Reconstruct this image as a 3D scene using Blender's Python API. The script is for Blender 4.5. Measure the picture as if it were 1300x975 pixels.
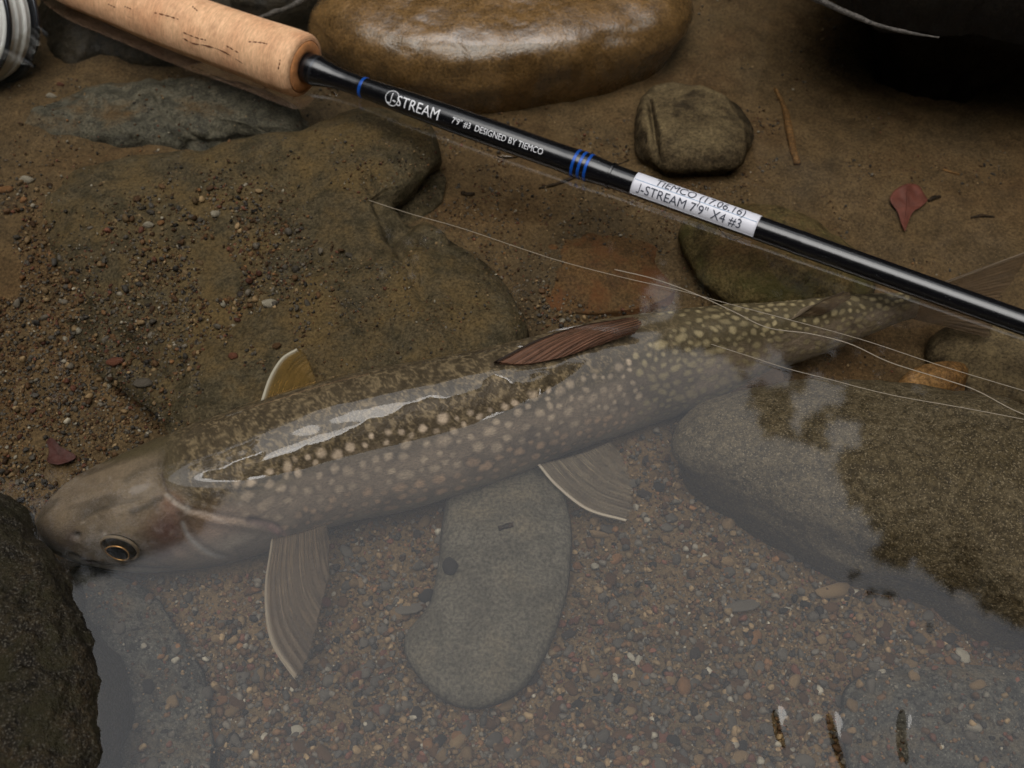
import bpy, math, random
import numpy as np
from mathutils import Vector, Matrix
from mathutils.bvhtree import BVHTree

for _o in list(bpy.data.objects):
    bpy.data.objects.remove(_o)
scene = bpy.context.scene
COL = scene.collection
R = math.radians
random.seed(7)
RNG = np.random.default_rng(11)

# ------------------------------------------------------------------ camera
PITCH = R(52.0)
DIST = 0.36
CAM = np.array([0.0, -DIST * math.cos(PITCH), DIST * math.sin(PITCH)])
cam_data = bpy.data.cameras.new('camera')
cam_data.lens = 40.0
cam_data.sensor_width = 36.0
cam_data.clip_start = 0.01
cam_data.clip_end = 200.0
cam_data.dof.use_dof = True
cam_data.dof.focus_distance = 0.352
cam_data.dof.aperture_fstop = 20.0
cam = bpy.data.objects.new('camera', cam_data)
COL.objects.link(cam)
cam.location = CAM
cam.rotation_euler = (R(90) - PITCH, 0, 0)
scene.camera = cam

# ------------------------------------------------------------------ sky and sun
SUN_EL, SUN_AZ = R(78), R(205)          # azimuth clockwise from +Y
world = bpy.data.worlds.new('World')
scene.world = world
world.use_nodes = True
wn = world.node_tree
wn.nodes.clear()
w_out = wn.nodes.new('ShaderNodeOutputWorld')
w_bg = wn.nodes.new('ShaderNodeBackground')
w_sky = wn.nodes.new('ShaderNodeTexSky')
w_sky.sky_type = 'NISHITA'
w_sky.sun_disc = False
w_sky.sun_elevation = SUN_EL
w_sky.sun_rotation = SUN_AZ
w_sky.air_density = 1.0
w_sky.dust_density = 1.0
w_hsv = wn.nodes.new('ShaderNodeHueSaturation')
w_hsv.inputs['Saturation'].default_value = 0.09
wn.links.new(w_sky.outputs[0], w_hsv.inputs['Color'])
wn.links.new(w_hsv.outputs[0], w_bg.inputs[0])
w_bg.inputs[1].default_value = 0.15
wn.links.new(w_bg.outputs[0], w_out.inputs[0])

sun_data = bpy.data.lights.new('sun', 'SUN')
sun_data.energy = 0.9
sun_data.angle = R(52)
sun_data.color = (1.0, 0.96, 0.9)
sun = bpy.data.objects.new('sun', sun_data)
COL.objects.link(sun)
sd = Vector((math.sin(SUN_AZ) * math.cos(SUN_EL), math.cos(SUN_AZ) * math.cos(SUN_EL), math.sin(SUN_EL)))
sun.rotation_euler = sd.to_track_quat('Z', 'Y').to_euler()
sun.location = sd * 5

scene.view_settings.view_transform = 'Standard'
scene.view_settings.look = 'None'
scene.view_settings.gamma = 1.0
scene.view_settings.use_curve_mapping = False
scene.view_settings.exposure = 1.02
scene.cycles.use_denoising = True
scene.cycles.max_bounces = 8
scene.cycles.diffuse_bounces = 3
scene.cycles.glossy_bounces = 3
scene.cycles.transparent_max_bounces = 12

# ------------------------------------------------------------------ helpers: camera rays (photo pixels, 1300 x 975)
FPX = 40.0 / 36.0 * 1300.0
CF = np.array([0, math.cos(PITCH), -math.sin(PITCH)])
CU = np.array([0, math.sin(PITCH), math.cos(PITCH)])
CR = np.array([1.0, 0, 0])


def ray(px, py):
    px = np.asarray(px, float); py = np.asarray(py, float)
    d = CF * FPX + CR * (px - 650.0)[..., None] + CU * (487.5 - py)[..., None]
    return d / np.linalg.norm(d, axis=-1, keepdims=True)


def at(px, py, z):
    """where the ray through a pixel meets the horizontal level z"""
    d = ray(px, py)
    t = (np.asarray(z, float) - CAM[2]) / d[..., 2]
    return CAM + d * t[..., None]


def proj(P):
    v = np.asarray(P, float) - CAM
    w = v @ CF
    return 650.0 + FPX * (v @ CR) / w, 487.5 - FPX * (v @ CU) / w


def mpp(P):
    """metres that one photo pixel spans at point P"""
    return float(np.dot(np.asarray(P) - CAM, CF)) / FPX


# ------------------------------------------------------------------ helpers: noise
def _hash(ix, iy, iz, seed):
    h = (ix * 374761393 + iy * 668265263 + iz * 2147483647 + seed * 1274126177) & 0xFFFFFFFF
    h = ((h ^ (h >> 13)) * 1274126177) & 0xFFFFFFFF
    h = ((h ^ (h >> 16)) * 2246822519) & 0xFFFFFFFF
    h = h ^ (h >> 15)
    return (h & 0xFFFFFF) / float(0xFFFFFF) * 2.0 - 1.0


def vnoise(p, seed=0):
    p = np.asarray(p, float)
    i = np.floor(p).astype(np.int64)
    f = p - i
    f = f * f * f * (f * (f * 6 - 15) + 10)
    out = 0
    for dx in (0, 1):
        wx = f[..., 0] if dx else 1 - f[..., 0]
        for dy in (0, 1):
            wy = f[..., 1] if dy else 1 - f[..., 1]
            for dz in (0, 1):
                wz = f[..., 2] if dz else 1 - f[..., 2]
                out = out + wx * wy * wz * _hash(i[..., 0] + dx, i[..., 1] + dy, i[..., 2] + dz, seed)
    return out


def fbm(p, octv=4, seed=0, gain=0.5, lac=2.03):
    a, s, tot = 1.0, 0, 0
    q = np.asarray(p, float)
    for k in range(octv):
        s = s + a * vnoise(q, seed + k * 17)
        tot += a
        a *= gain
        q = q * lac + 3.7
    return s / tot


def sstep(a, b, x):
    t = np.clip((x - a) / (b - a), 0, 1)
    return t * t * (3 - 2 * t)


def catmull(P, n, closed=False):
    P = np.asarray(P, float)
    m = len(P)
    if closed:
        Q = np.vstack([P[-1:], P, P[:2]])
        segs = m
    else:
        Q = np.vstack([2 * P[:1] - P[1:2], P, 2 * P[-1:] - P[-2:-1]])
        segs = m - 1
    t = np.linspace(0, segs, n, endpoint=not closed)
    k = np.clip(t.astype(int), 0, segs - 1)
    u = (t - k)[:, None]
    a, b, c, d = Q[k], Q[k + 1], Q[k + 2], Q[k + 3]
    return 0.5 * (2 * b + (c - a) * u + (2 * a - 5 * b + 4 * c - d) * u ** 2 + (3 * b - a - 3 * c + d) * u ** 3)


def resample(P, n):
    P = np.asarray(P, float)
    s = np.r_[0, np.cumsum(np.linalg.norm(np.diff(P, axis=0), axis=1))]
    t = np.linspace(0, s[-1], n)
    return np.stack([np.interp(t, s, P[:, k]) for k in range(P.shape[1])], 1)


def in_poly(px, py, poly):
    poly = np.asarray(poly, float)
    inside = np.zeros(np.shape(px), bool)
    j = len(poly) - 1
    for i in range(len(poly)):
        xi, yi = poly[i]; xj, yj = poly[j]
        c = ((yi > py) != (yj > py)) & (px < (xj - xi) * (py - yi) / (yj - yi + 1e-12) + xi)
        inside ^= c
        j = i
    return inside


def poly_dist(px, py, pts):
    """distance in pixels to a polyline"""
    pts = np.asarray(pts, float)
    best = np.full(np.shape(px), 1e9)
    for a, b in zip(pts[:-1], pts[1:]):
        ab = b - a
        t = np.clip(((px - a[0]) * ab[0] + (py - a[1]) * ab[1]) / (ab @ ab + 1e-9), 0, 1)
        best = np.minimum(best, np.hypot(px - a[0] - t * ab[0], py - a[1] - t * ab[1]))
    return best


# ------------------------------------------------------------------ helpers: objects
def mesh_np(name, V, faces, smooth=True, col=None):
    """faces: array (n,3) or (n,4) or list of such arrays"""
    me = bpy.data.meshes.new(name)
    V = np.asarray(V, np.float32)
    fl = faces if isinstance(faces, list) else [faces]
    fl = [np.asarray(f, np.int32) for f in fl if len(f)]
    nl = sum(f.size for f in fl)
    npoly = sum(len(f) for f in fl)
    me.vertices.add(len(V)); me.vertices.foreach_set('co', V.ravel())
    me.loops.add(nl); me.loops.foreach_set('vertex_index', np.concatenate([f.ravel() for f in fl]))
    me.polygons.add(npoly)
    tot = np.concatenate([np.full(len(f), f.shape[1], np.int32) for f in fl])
    st = np.r_[0, np.cumsum(tot)[:-1]].astype(np.int32)
    me.polygons.foreach_set('loop_start', st)
    me.polygons.foreach_set('loop_total', tot)
    me.polygons.foreach_set('use_smooth', np.full(npoly, smooth, bool))
    if col is not None:
        at_ = me.color_attributes.new('col', 'FLOAT_COLOR', 'POINT')
        c = np.ones((len(V), 4), np.float32); c[:, :3] = col
        at_.data.foreach_set('color', c.ravel())
    me.update(); me.validate()
    return me


def link(name, me, mat=None, parent=None, origin=None):
    """one mesh object; with an origin the mesh is moved so that its coordinates are local to it"""
    if origin is not None:
        me.transform(Matrix.Translation(-Vector(origin)))
    o = bpy.data.objects.new(name, me)
    COL.objects.link(o)
    if mat is not None and not me.materials:
        me.materials.append(mat)
    if origin is not None:
        o.location = origin
    if parent is not None:
        o.parent = parent
    return o


def tag(o, label=None, cat=None, group=None, kind=None):
    if label: o['label'] = label
    if cat: o['category'] = cat
    if group: o['group'] = group
    if kind: o['kind'] = kind
    return o


def grid_faces(nu, nv, wrap_v=False):
    i = np.arange(nu - 1)[:, None]
    j = np.arange(nv if wrap_v else nv - 1)[None, :]
    j2 = (j + 1) % nv
    return np.stack([i * nv + j, (i + 1) * nv + j, (i + 1) * nv + j2, i * nv + j2], -1).reshape(-1, 4)


def tube(path, rad, nseg=8, cap=True, ref=None):
    P = np.asarray(path, float)
    n = len(P)
    rad = np.broadcast_to(np.asarray(rad, float), (n,))
    T = np.gradient(P, axis=0)
    T /= np.linalg.norm(T, axis=1, keepdims=True) + 1e-12
    if ref is None: ref = np.array([0, 0, 1.0]) if abs(T[0, 2]) < 0.9 else np.array([1.0, 0, 0])
    N = np.cross(T, ref); N /= np.linalg.norm(N, axis=1, keepdims=True) + 1e-12
    B = np.cross(T, N)
    a = np.linspace(0, 2 * np.pi, nseg, endpoint=False)
    V = (P[:, None] + rad[:, None, None] * (N[:, None] * np.cos(a)[None, :, None] + B[:, None] * np.sin(a)[None, :, None])).reshape(-1, 3)
    F = [grid_faces(n, nseg, True)]
    if cap:
        V = np.vstack([V, P[:1], P[-1:]])
        j = np.arange(nseg); j2 = (j + 1) % nseg
        F.append(np.stack([np.full(nseg, n * nseg), j, j2], 1))
        F.append(np.stack([np.full(nseg, n * nseg + 1), (n - 1) * nseg + j2, (n - 1) * nseg + j], 1))
    return V, F


# ------------------------------------------------------------------ materials
class NT:
    def __init__(self, name):
        self.m = bpy.data.materials.new(name)
        self.m.use_nodes = True
        self.t = self.m.node_tree
        self.t.nodes.clear()
        self.out = self.t.nodes.new('ShaderNodeOutputMaterial')

    def n(self, typ, **kw):
        nd = self.t.nodes.new(typ)
        for k, v in kw.items():
            if k.startswith('i_'):
                key = k[2:].replace('_', ' ')
                nd.inputs[key].default_value = v
            else:
                setattr(nd, k, v)
        return nd

    def l(self, a, b):
        self.t.links.new(a, b)

    def noise(self, coord, scale, detail=4, rough=0.55, dist=0.0):
        nd = self.n('ShaderNodeTexNoise')
        nd.inputs['Scale'].default_value = scale
        nd.inputs['Detail'].default_value = detail
        nd.inputs['Roughness'].default_value = rough
        nd.inputs['Distortion'].default_value = dist
        if coord is not None: self.l(coord, nd.inputs['Vector'])
        return nd.outputs['Fac']

    def ramp(self, fac, stops, interp='LINEAR'):
        nd = self.n('ShaderNodeValToRGB')
        nd.color_ramp.interpolation = interp
        el = nd.color_ramp.elements
        while len(el) < len(stops): el.new(0.5)
        for e, (p, c) in zip(el, stops):
            e.position = p
            e.color = (*c, 1) if len(c) == 3 else c
        self.l(fac, nd.inputs[0])
        return nd.outputs[0]

    def mix(self, fac, a, b, mode='MIX'):
        nd = self.n('ShaderNodeMix', data_type='RGBA', blend_type=mode)
        for key, v in ((0, fac), (6, a), (7, b)):
            if hasattr(v, 'is_linked'): self.l(v, nd.inputs[key])
            elif key == 0: nd.inputs[0].default_value = v
            else: nd.inputs[key].default_value = (*v, 1)
        return nd.outputs[2]

    def math(self, op, a, b=None):
        nd = self.n('ShaderNodeMath', operation=op)
        for k, v in ((0, a), (1, b)):
            if v is None: continue
            if hasattr(v, 'is_linked'): self.l(v, nd.inputs[k])
            else: nd.inputs[k].default_value = v
        return nd.outputs[0]

    def bump(self, h, dist, strength=1.0, normal=None):
        nd = self.n('ShaderNodeBump')
        nd.inputs['Distance'].default_value = dist
        nd.inputs['Strength'].default_value = strength
        self.l(h, nd.inputs['Height'])
        if normal is not None: self.l(normal, nd.inputs['Normal'])
        return nd.outputs[0]

    def pbr(self, color, rough=0.6, normal=None, spec=0.5, **kw):
        nd = self.n('ShaderNodeBsdfPrincipled')
        for key, v in (('Base Color', color), ('Roughness', rough), ('Specular IOR Level', spec)):
            if hasattr(v, 'is_linked'): self.l(v, nd.inputs[key])
            else: nd.inputs[key].default_value = (*v, 1) if key == 'Base Color' else v
        if normal is not None: self.l(normal, nd.inputs['Normal'])
        for k, v in kw.items():
            nd.inputs[k.replace('_', ' ')].default_value = v
        self.l(nd.outputs[0], self.out.inputs[0])
        return nd

    def obj(self):
        return self.n('ShaderNodeTexCoord').outputs['Object']


def lin(r, g, b):
    f = lambda c: (c / 255.0 / 12.92) if c / 255.0 <= 0.04045 else ((c / 255.0 + 0.055) / 1.055) ** 2.4
    return (f(r), f(g), f(b))


def mul(c, k):
    return tuple(x * k for x in c)


def mat_rock(name, a, b, c, speck=0.5, rough=0.55, spec=0.15, bump=0.0012, silt=None, silt_amt=0.5, scale=1.0, moss=None):
    """mottled stone: a/b large patches, c dark pits, speckle of light mineral grains, optional silt lying on level faces"""
    wet = 0.74
    a, b, c = mul(a, wet), mul(b, wet), mul(c, wet)
    silt = mul(silt, wet) if silt else None
    moss = mul(moss, wet) if moss else None
    k = NT(name)
    co = k.obj()
    n1 = k.noise(co, 28 * scale, 5, 0.6, 0.3)
    n2 = k.noise(co, 170 * scale, 5, 0.65)
    n3 = k.noise(co, 950, 3, 0.7)
    n4 = k.noise(co, 1700, 2, 0.5)
    col = k.ramp(n1, [(0.36, a), (0.62, b)])
    pit = k.ramp(n2, [(0.40, (1, 1, 1)), (0.56, (0, 0, 0))])
    col = k.mix(k.math('MULTIPLY', pit, 0.75), col, c)
    g = k.ramp(n3, [(0.36, (0.42, 0.42, 0.42)), (0.64, (1.55, 1.55, 1.55))])
    col = k.mix(0.8, col, g, 'MULTIPLY')
    sp = k.ramp(n4, [(0.67 - 0.04 * speck, (0, 0, 0)), (0.73 - 0.04 * speck, (1, 1, 1))])
    col = k.mix(k.math('MULTIPLY', sp, min(0.7, 0.35 * speck)), col, tuple(min(0.5, x * 2.6 + 0.05) for x in b))
    if moss:
        n5 = k.noise(co, 60 * scale, 6, 0.75, 0.4)
        col = k.mix(k.ramp(n5, [(0.47, (0, 0, 0)), (0.6, (0.85, 0.85, 0.85))]), col, moss)
    if silt:
        geo = k.n('ShaderNodeNewGeometry')
        sx = k.n('ShaderNodeSeparateXYZ'); k.l(geo.outputs['Normal'], sx.inputs[0])
        up = k.ramp(sx.outputs['Z'], [(0.62, (0, 0, 0)), (0.93, (1, 1, 1))])
        n6 = k.noise(co, 45 * scale, 6, 0.7, 0.2)
        m = k.math('MULTIPLY', up, k.ramp(n6, [(0.62 - 0.32 * silt_amt, (0, 0, 0)), (0.80 - 0.3 * silt_amt, (1, 1, 1))]))
        sc = k.mix(1.0, silt, k.ramp(n3, [(0.3, (0.45, 0.45, 0.45)), (0.7, (1.6, 1.6, 1.6))]), 'MULTIPLY')
        col = k.mix(m, col, sc)
    h = k.math('ADD', k.math('MULTIPLY', n2, 1.0), k.math('MULTIPLY', n3, 0.35))
    nb = k.bump(h, bump, 0.9)
    rr = k.ramp(n2, [(0.3, (rough * 0.7,) * 3), (0.7, (min(1, rough * 1.3),) * 3)])
    k.pbr(col, rr, nb, spec)
    return k.m


def mat_simple(name, color, rough=0.5, spec=0.4, var=0.25, scale=400, bump=0.0, **kw):
    k = NT(name)
    co = k.obj()
    n = k.noise(co, scale, 4, 0.6)
    col = k.mix(1.0, color, k.ramp(n, [(0.25, (1 - var,) * 3), (0.75, (1 + var,) * 3)]), 'MULTIPLY')
    nb = k.bump(n, bump, 1.0) if bump else None
    k.pbr(col, rough, nb, spec, **kw)
    return k.m


# ================================================================== the setting
# ---- stream bed: one sheet, fine where the photograph looks, coarse towards the banks
def axis_coords(lo, hi, step, far, n=26):
    core = np.arange(lo, hi + step / 2, step)
    g = np.geomspace(step, far - max(abs(lo), abs(hi)), n)
    return np.r_[(lo - g)[::-1], core, hi + g]


def bed_height(x, y):
    p = np.stack([x, y, np.zeros_like(x)], -1)
    px, py = proj(np.stack([x, y, np.full_like(x, -0.04)], -1))
    z = -0.043 + 0.004 * fbm(p * 14, 3, 3) + 0.0016 * fbm(p * 55, 3, 5) + 0.0006 * vnoise(p * 260, 8)
    z += 0.012 * sstep(520, 260, py)                    # shallower towards the far bank
    z += 0.006 * sstep(360, 120, px) * sstep(650, 420, py)    # gravel bar on the left
    z -= 0.016 * sstep(1000, 1250, px) * sstep(200, 40, py)   # the hollow under the dark boulder
    d = np.hypot(x, y)
    z = np.where(d > 0.6, z - 0.02 * sstep(0.6, 1.2, d), z)
    return z


gx = axis_coords(-0.34, 0.34, 0.0026, 3.2)
gy = axis_coords(-0.22, 0.42, 0.0026, 3.2)
X, Y = np.meshgrid(gx, gy, indexing='ij')
Z = bed_height(X, Y)
bed_V = np.stack([X, Y, Z], -1).reshape(-1, 3)
bed_F = grid_faces(len(gx), len(gy))

SILT = lin(100, 78, 50)
k = NT('stream_bed_silt')
co = k.obj()
n1 = k.noise(co, 16, 5, 0.6, 0.4); n2 = k.noise(co, 120, 5, 0.7); n3 = k.noise(co, 900, 3, 0.7); n4 = k.noise(co, 1500, 2, 0.6)
c = k.ramp(n1, [(0.34, lin(72, 60, 43)), (0.5, lin(88, 71, 48)), (0.66, lin(80, 61, 39))])
c = k.mix(0.75, c, k.ramp(n2, [(0.3, (0.55, 0.55, 0.55)), (0.7, (1.4, 1.4, 1.4))]), 'MULTIPLY')
c = k.mix(0.8, c, k.ramp(n3, [(0.32, (0.4, 0.4, 0.4)), (0.68, (1.6, 1.6, 1.6))]), 'MULTIPLY')
c = k.mix(k.ramp(n4, [(0.68, (0, 0, 0)), (0.75, (0.5, 0.5, 0.5))]), c, lin(190, 160, 120))
nb = k.bump(k.math('ADD', n2, k.math('MULTIPLY', n3, 0.5)), 0.0012, 0.8)
k.pbr(c, 0.75, nb, 0.12)
M_BED = k.m
bed_me = mesh_np('stream_bed', bed_V, bed_F)
bed = link('stream_bed', bed_me, M_BED)
tag(bed, kind='structure')

SOLID_V, SOLID_F = [bed_V], [bed_F]          # collected for resting gravel on
SOLID_ID = [np.zeros(len(bed_F), int)]
ROCKS = {}


def rock(name, label, poly, z_edge, z_top, mat, base=-0.06, dome=2.2, dome2=2.0, amp=(0.003, 0.0012, 0.0004), freq=(22, 70, 220),
         seed=1, tilt=(0, 0), bulge=None, ridged=0.0, rings=52, nang=180, cat='stone', under=0.86, group=None, under_pow=1.6, shift=(0, 0), crease=None, gravel=True, edge_px=None):
    """a stone whose outline is given in photo pixels at level z_edge; it domes up to z_top and narrows below the edge into the bed"""
    P = at(np.array(poly)[:, 0], np.array(poly)[:, 1], z_edge)[:, :2]
    P = catmull(P, 400, True)
    C = P.mean(0)
    ang = np.arctan2(P[:, 1] - C[1], P[:, 0] - C[0])
    rad = np.hypot(P[:, 1] - C[1], P[:, 0] - C[0])
    o = np.argsort(ang)
    a = np.linspace(-np.pi, np.pi, nang, endpoint=False)
    Rr = np.interp(a, np.r_[ang[o] - 2 * np.pi, ang[o], ang[o] + 2 * np.pi], np.tile(rad[o], 3))
    r = np.linspace(0, 1, rings) ** 0.75
    r[0] = 0.004
    zz = (1 - r ** dome) ** (1 / dome2)
    top = C + np.array(shift)
    pts = []
    for ri, zi in zip(r, zz):
        cx = C * ri + top * (1 - ri) if shift != (0, 0) else C
        x = cx[0] + Rr * ri * np.cos(a); y = cx[1] + Rr * ri * np.sin(a)
        z = z_edge + (z_top - z_edge) * zi + (tilt[0] * (x - C[0]) + tilt[1] * (y - C[1])) * zi ** 0.6
        pts.append(np.stack([x, y, z], -1))
    nb_ = 14
    for q in np.linspace(0, 1, nb_ + 1)[1:]:
        f = 1 - (1 - under) * q ** under_pow
        pts.append(np.stack([C[0] + Rr * f * np.cos(a), C[1] + Rr * f * np.sin(a), np.full(nang, z_edge + (base - z_edge) * q)], -1))
    G = np.array(pts)
    du = np.gradient(G, axis=0)
    dv = np.roll(G, -1, 1) - np.roll(G, 1, 1)
    N = np.cross(du, dv); N /= np.linalg.norm(N, axis=-1, keepdims=True) + 1e-12
    N = np.where((N[..., 2:3] * 1 + np.einsum('ijk,ijk->ij', N, G - np.array([C[0], C[1], base]))[..., None]) < 0, -N, N)
    disp = 0
    for kk, (am, fr) in enumerate(zip(amp, freq)):
        disp = disp + am * fbm(G * fr + seed * 9.1, 3, seed * 7 + kk)
    if ridged:
        rn = 1 - np.abs(fbm(G * np.array([30, 30, 12]) + seed, 3, seed * 3 + 1)) * 3
        disp = disp - ridged * np.clip(rn, 0, 1) ** 3
    if bulge is not None:
        bx, by = proj(G)
        for (qx, qy, qr, qh) in bulge:
            disp = disp + qh * np.exp(-(((bx - qx) ** 2 + (by - qy) ** 2) / qr ** 2))
    if crease is not None:
        bx, by = proj(G)
        for pts_, wd, dp in crease:
            disp = disp - dp * np.exp(-(poly_dist(bx, by, pts_) / wd) ** 2)
    G = G + N * np.asarray(disp)[..., None]
    V = G.reshape(-1, 3)
    F = grid_faces(len(pts), nang, True)
    V = np.vstack([V, G[0].mean(0), G[-1].mean(0)])
    j = np.arange(nang); j2 = (j + 1) % nang
    capt = np.stack([np.full(nang, len(V) - 2), j, j2], 1)
    capb = np.stack([np.full(nang, len(V) - 1), (len(pts) - 1) * nang + j2, (len(pts) - 1) * nang + j], 1)
    SOLID_ID.append(np.full(len(F), len(ROCKS) + 1))
    SOLID_F.append(F + sum(len(v) for v in SOLID_V)); SOLID_V.append(V)
    me = mesh_np(name, V, [F, capt, capb])
    ob = link(name, me, mat, origin=(C[0], C[1], base))
    tag(ob, label, cat, group)
    ROCKS[len(ROCKS) + 1] = (ob, gravel)
    return ob


M_OCHRE = mat_rock('ochre_stone', lin(138, 106, 64), lin(122, 92, 54), lin(98, 74, 44), 0.4, 0.26, 0.9, 0.0006, scale=0.55)
M_GREEN = mat_rock('green_grey_stone', lin(92, 89, 77), lin(110, 104, 88), lin(54, 52, 44), 0.7, 0.7, 0.15, 0.0012, silt=SILT, silt_amt=0.42)
M_SILTED = mat_rock('silted_stone', lin(94, 84, 64), lin(88, 76, 56), lin(58, 52, 36), 0.8, 0.75, 0.12, 0.0012, silt=lin(104, 86, 56), silt_amt=0.62)
M_BLOCK = mat_rock('brown_grey_stone', lin(98, 84, 62), lin(84, 70, 50), lin(44, 36, 26), 0.3, 0.75, 0.12, 0.0016, silt=lin(120, 104, 76), silt_amt=0.75)
M_MOSSY = mat_rock('algae_stone', lin(118, 102, 66), lin(92, 80, 50), lin(50, 42, 26), 0.8, 0.75, 0.12, 0.0018, silt=SILT, silt_amt=0.7, moss=lin(86, 80, 46))
M_SPECK = mat_rock('speckled_stone', lin(104, 92, 71), lin(88, 76, 54), lin(62, 52, 34), 2.0, 0.6, 0.2, 0.0014, scale=1.6)
M_SMOOTH = mat_rock('smooth_grey_stone', lin(98, 92, 80), lin(88, 82, 70), lin(74, 68, 56), 0.5, 0.8, 0.08, 0.0006, scale=0.8, silt=lin(104, 94, 76), silt_amt=0.35)
M_SLATE = mat_rock('slate_stone', lin(76, 74, 68), lin(98, 94, 84), lin(44, 42, 38), 1.2, 0.8, 0.08, 0.002, scale=1.5, silt=lin(92, 80, 62), silt_amt=0.5)
M_DARK = mat_rock('dark_algae_stone', lin(62, 50, 32), lin(46, 40, 26), lin(16, 12, 8), 2.4, 0.6, 0.2, 0.0026, moss=lin(46, 42, 22), scale=1.6)
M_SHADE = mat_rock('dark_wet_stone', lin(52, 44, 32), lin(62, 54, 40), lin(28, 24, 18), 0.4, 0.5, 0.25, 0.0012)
M_SHADOWROCK = mat_rock('shadow_dark_stone', lin(34, 29, 22), lin(40, 34, 26), lin(20, 17, 13), 0.2, 0.6, 0.15, 0.0012)  # shadow painted in: stone darkened so this corner sinks into black
M_RUST = mat_rock('rust_stone', lin(104, 78, 50), lin(98, 76, 48), lin(76, 56, 36), 0.3, 0.75, 0.12, 0.001, moss=lin(110, 70, 42), scale=0.6, silt=SILT, silt_amt=0.4)
M_AMBER = mat_rock('amber_stone', lin(150, 114, 70), lin(134, 98, 58), lin(100, 72, 42), 0.3, 0.7, 0.15, 0.0008)

rock('river_stone', 'long smooth ochre brown stone with wet shiny top behind the black rod', [(392, 34), (405, 8), (460, -30), (600, -48), (760, -46), (850, -25), (876, 10), (862, 50), (800, 76), (700, 94), (610, 102), (520, 96), (440, 72)],
     -0.012, 0.004, M_OCHRE, base=-0.05, dome=5.0, dome2=2.0, ridged=0.0007, amp=(0.0022, 0.0008, 0.0003), seed=3, under=0.72, gravel=False,
     crease=[([(770, 44), (830, 52), (872, 40)], 10, 0.001)])
rock('river_stone', 'cracked grey green slab half buried in sand below the cork grip', [(20, 162), (60, 142), (130, 122), (205, 112), (290, 111), (335, 126), (388, 152), (378, 186), (350, 192), (320, 178), (270, 196), (180, 196), (90, 195), (40, 182)],
     -0.031, -0.019, M_GREEN, base=-0.05, dome=4.0, dome2=2.2, amp=(0.003, 0.0018, 0.0006), seed=5, ridged=0.002, gravel=True,
     crease=[([(195, 112), (205, 135), (235, 165), (272, 198)], 4, 0.0016), ([(240, 186), (300, 180), (322, 178)], 6, 0.002)])
rock('boulder', 'large sunken brown slab dusted with silt and gravel beside the back of the fish', [(40, 290), (70, 240), (150, 205), (260, 196), (380, 180), (470, 150), (540, 168), (556, 205), (545, 245), (505, 280), (560, 300), (615, 335), (655, 385), (668, 430), (620, 500), (480, 540), (330, 540), (240, 560), (180, 480), (90, 380)],
     -0.029, -0.0155, M_SILTED, base=-0.05, dome=5.5, dome2=2.0, amp=(0.004, 0.0016, 0.0005), seed=9, ridged=0.0015, tilt=(0.03, 0.02), under=0.8,
     crease=[([(466, 224), (492, 288), (520, 340), (540, 378)], 7, 0.0035), ([(496, 290), (540, 262), (556, 225)], 10, 0.006), ([(395, 430), (440, 405), (470, 402)], 7, 0.002), ([(520, 312), (545, 298), (585, 300)], 6, 0.0025)],
     bulge=[(250, 360, 90, -0.007), (120, 450, 120, -0.009), (330, 300, 80, -0.003)])
rock('river_stone', 'blocky grey brown stone with dark undercut side, on silt beyond the rod', [(806, 160), (815, 126), (850, 112), (920, 122), (952, 160), (945, 194), (930, 212), (890, 216), (850, 216), (828, 204), (810, 190)],
     -0.023, -0.015, M_BLOCK, base=-0.05, dome=7, dome2=1.8, amp=(0.0035, 0.0016, 0.0005), seed=14, under=0.55, gravel=False,
     crease=[([(824, 128), (830, 160), (834, 198)], 4, 0.003)], shift=(0.004, 0.006))
rock('river_stone', 'algae stained yellow green stone under the black rod beside the tail', [(866, 300), (890, 278), (960, 272), (1040, 290), (1096, 330), (1110, 370), (1060, 392), (980, 394), (930, 384), (888, 350)],
     -0.030, -0.016, M_MOSSY, base=-0.055, dome=2.6, dome2=1.7, amp=(0.004, 0.002, 0.0007), seed=21, under=0.7, gravel=False)
rock('river_stone', 'rust red stained low stone between the rod and the dorsal fin', [(590, 330), (640, 288), (740, 270), (820, 280), (862, 320), (858, 372), (780, 396), (680, 386)],
     -0.037, -0.031, M_RUST, base=-0.05, under=0.97, dome=2.0, dome2=1.0, amp=(0.003, 0.001, 0.0004), seed=25)
rock('boulder', 'big rounded speckled boulder wet and brown, below the tail of the fish', [(856, 560), (880, 522), (930, 502), (1010, 494), (1150, 504), (1300, 530), (1440, 570), (1500, 680), (1440, 800), (1330, 808), (1270, 792), (1200, 752), (1100, 716), (1000, 668), (920, 622), (868, 590)],
     -0.027, -0.0035, M_SPECK, base=-0.06, dome=2.5, dome2=2.0, amp=(0.003, 0.001, 0.0005), seed=31, under=0.8, tilt=(0.08, 0.0), rings=90, nang=320, gravel=False)
rock('river_stone', 'smooth oval grey stone lying flat on gravel under the belly of the fish', [(575, 620), (640, 590), (700, 600), (722, 660), (722, 730), (706, 800), (668, 868), (610, 898), (560, 886), (524, 848), (514, 812), (545, 770), (556, 720), (562, 660)],
     -0.037, -0.031, M_SMOOTH, base=-0.05, dome=3.4, dome2=2.0, amp=(0.0008, 0.0003, 0.0001), seed=37, gravel=False)
rock('boulder', 'dark algae covered boulder standing out of the water against the snout', [(-160, 640), (-60, 610), (0, 636), (40, 690), (88, 722), (108, 770), (128, 830), (132, 900), (116, 990), (60, 1080), (-120, 1100), (-220, 850)],
     -0.002, 0.017, M_DARK, base=-0.06, dome=2.0, dome2=1.6, amp=(0.006, 0.003, 0.0012), seed=41, under=0.72, rings=90, nang=300, gravel=False)
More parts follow.
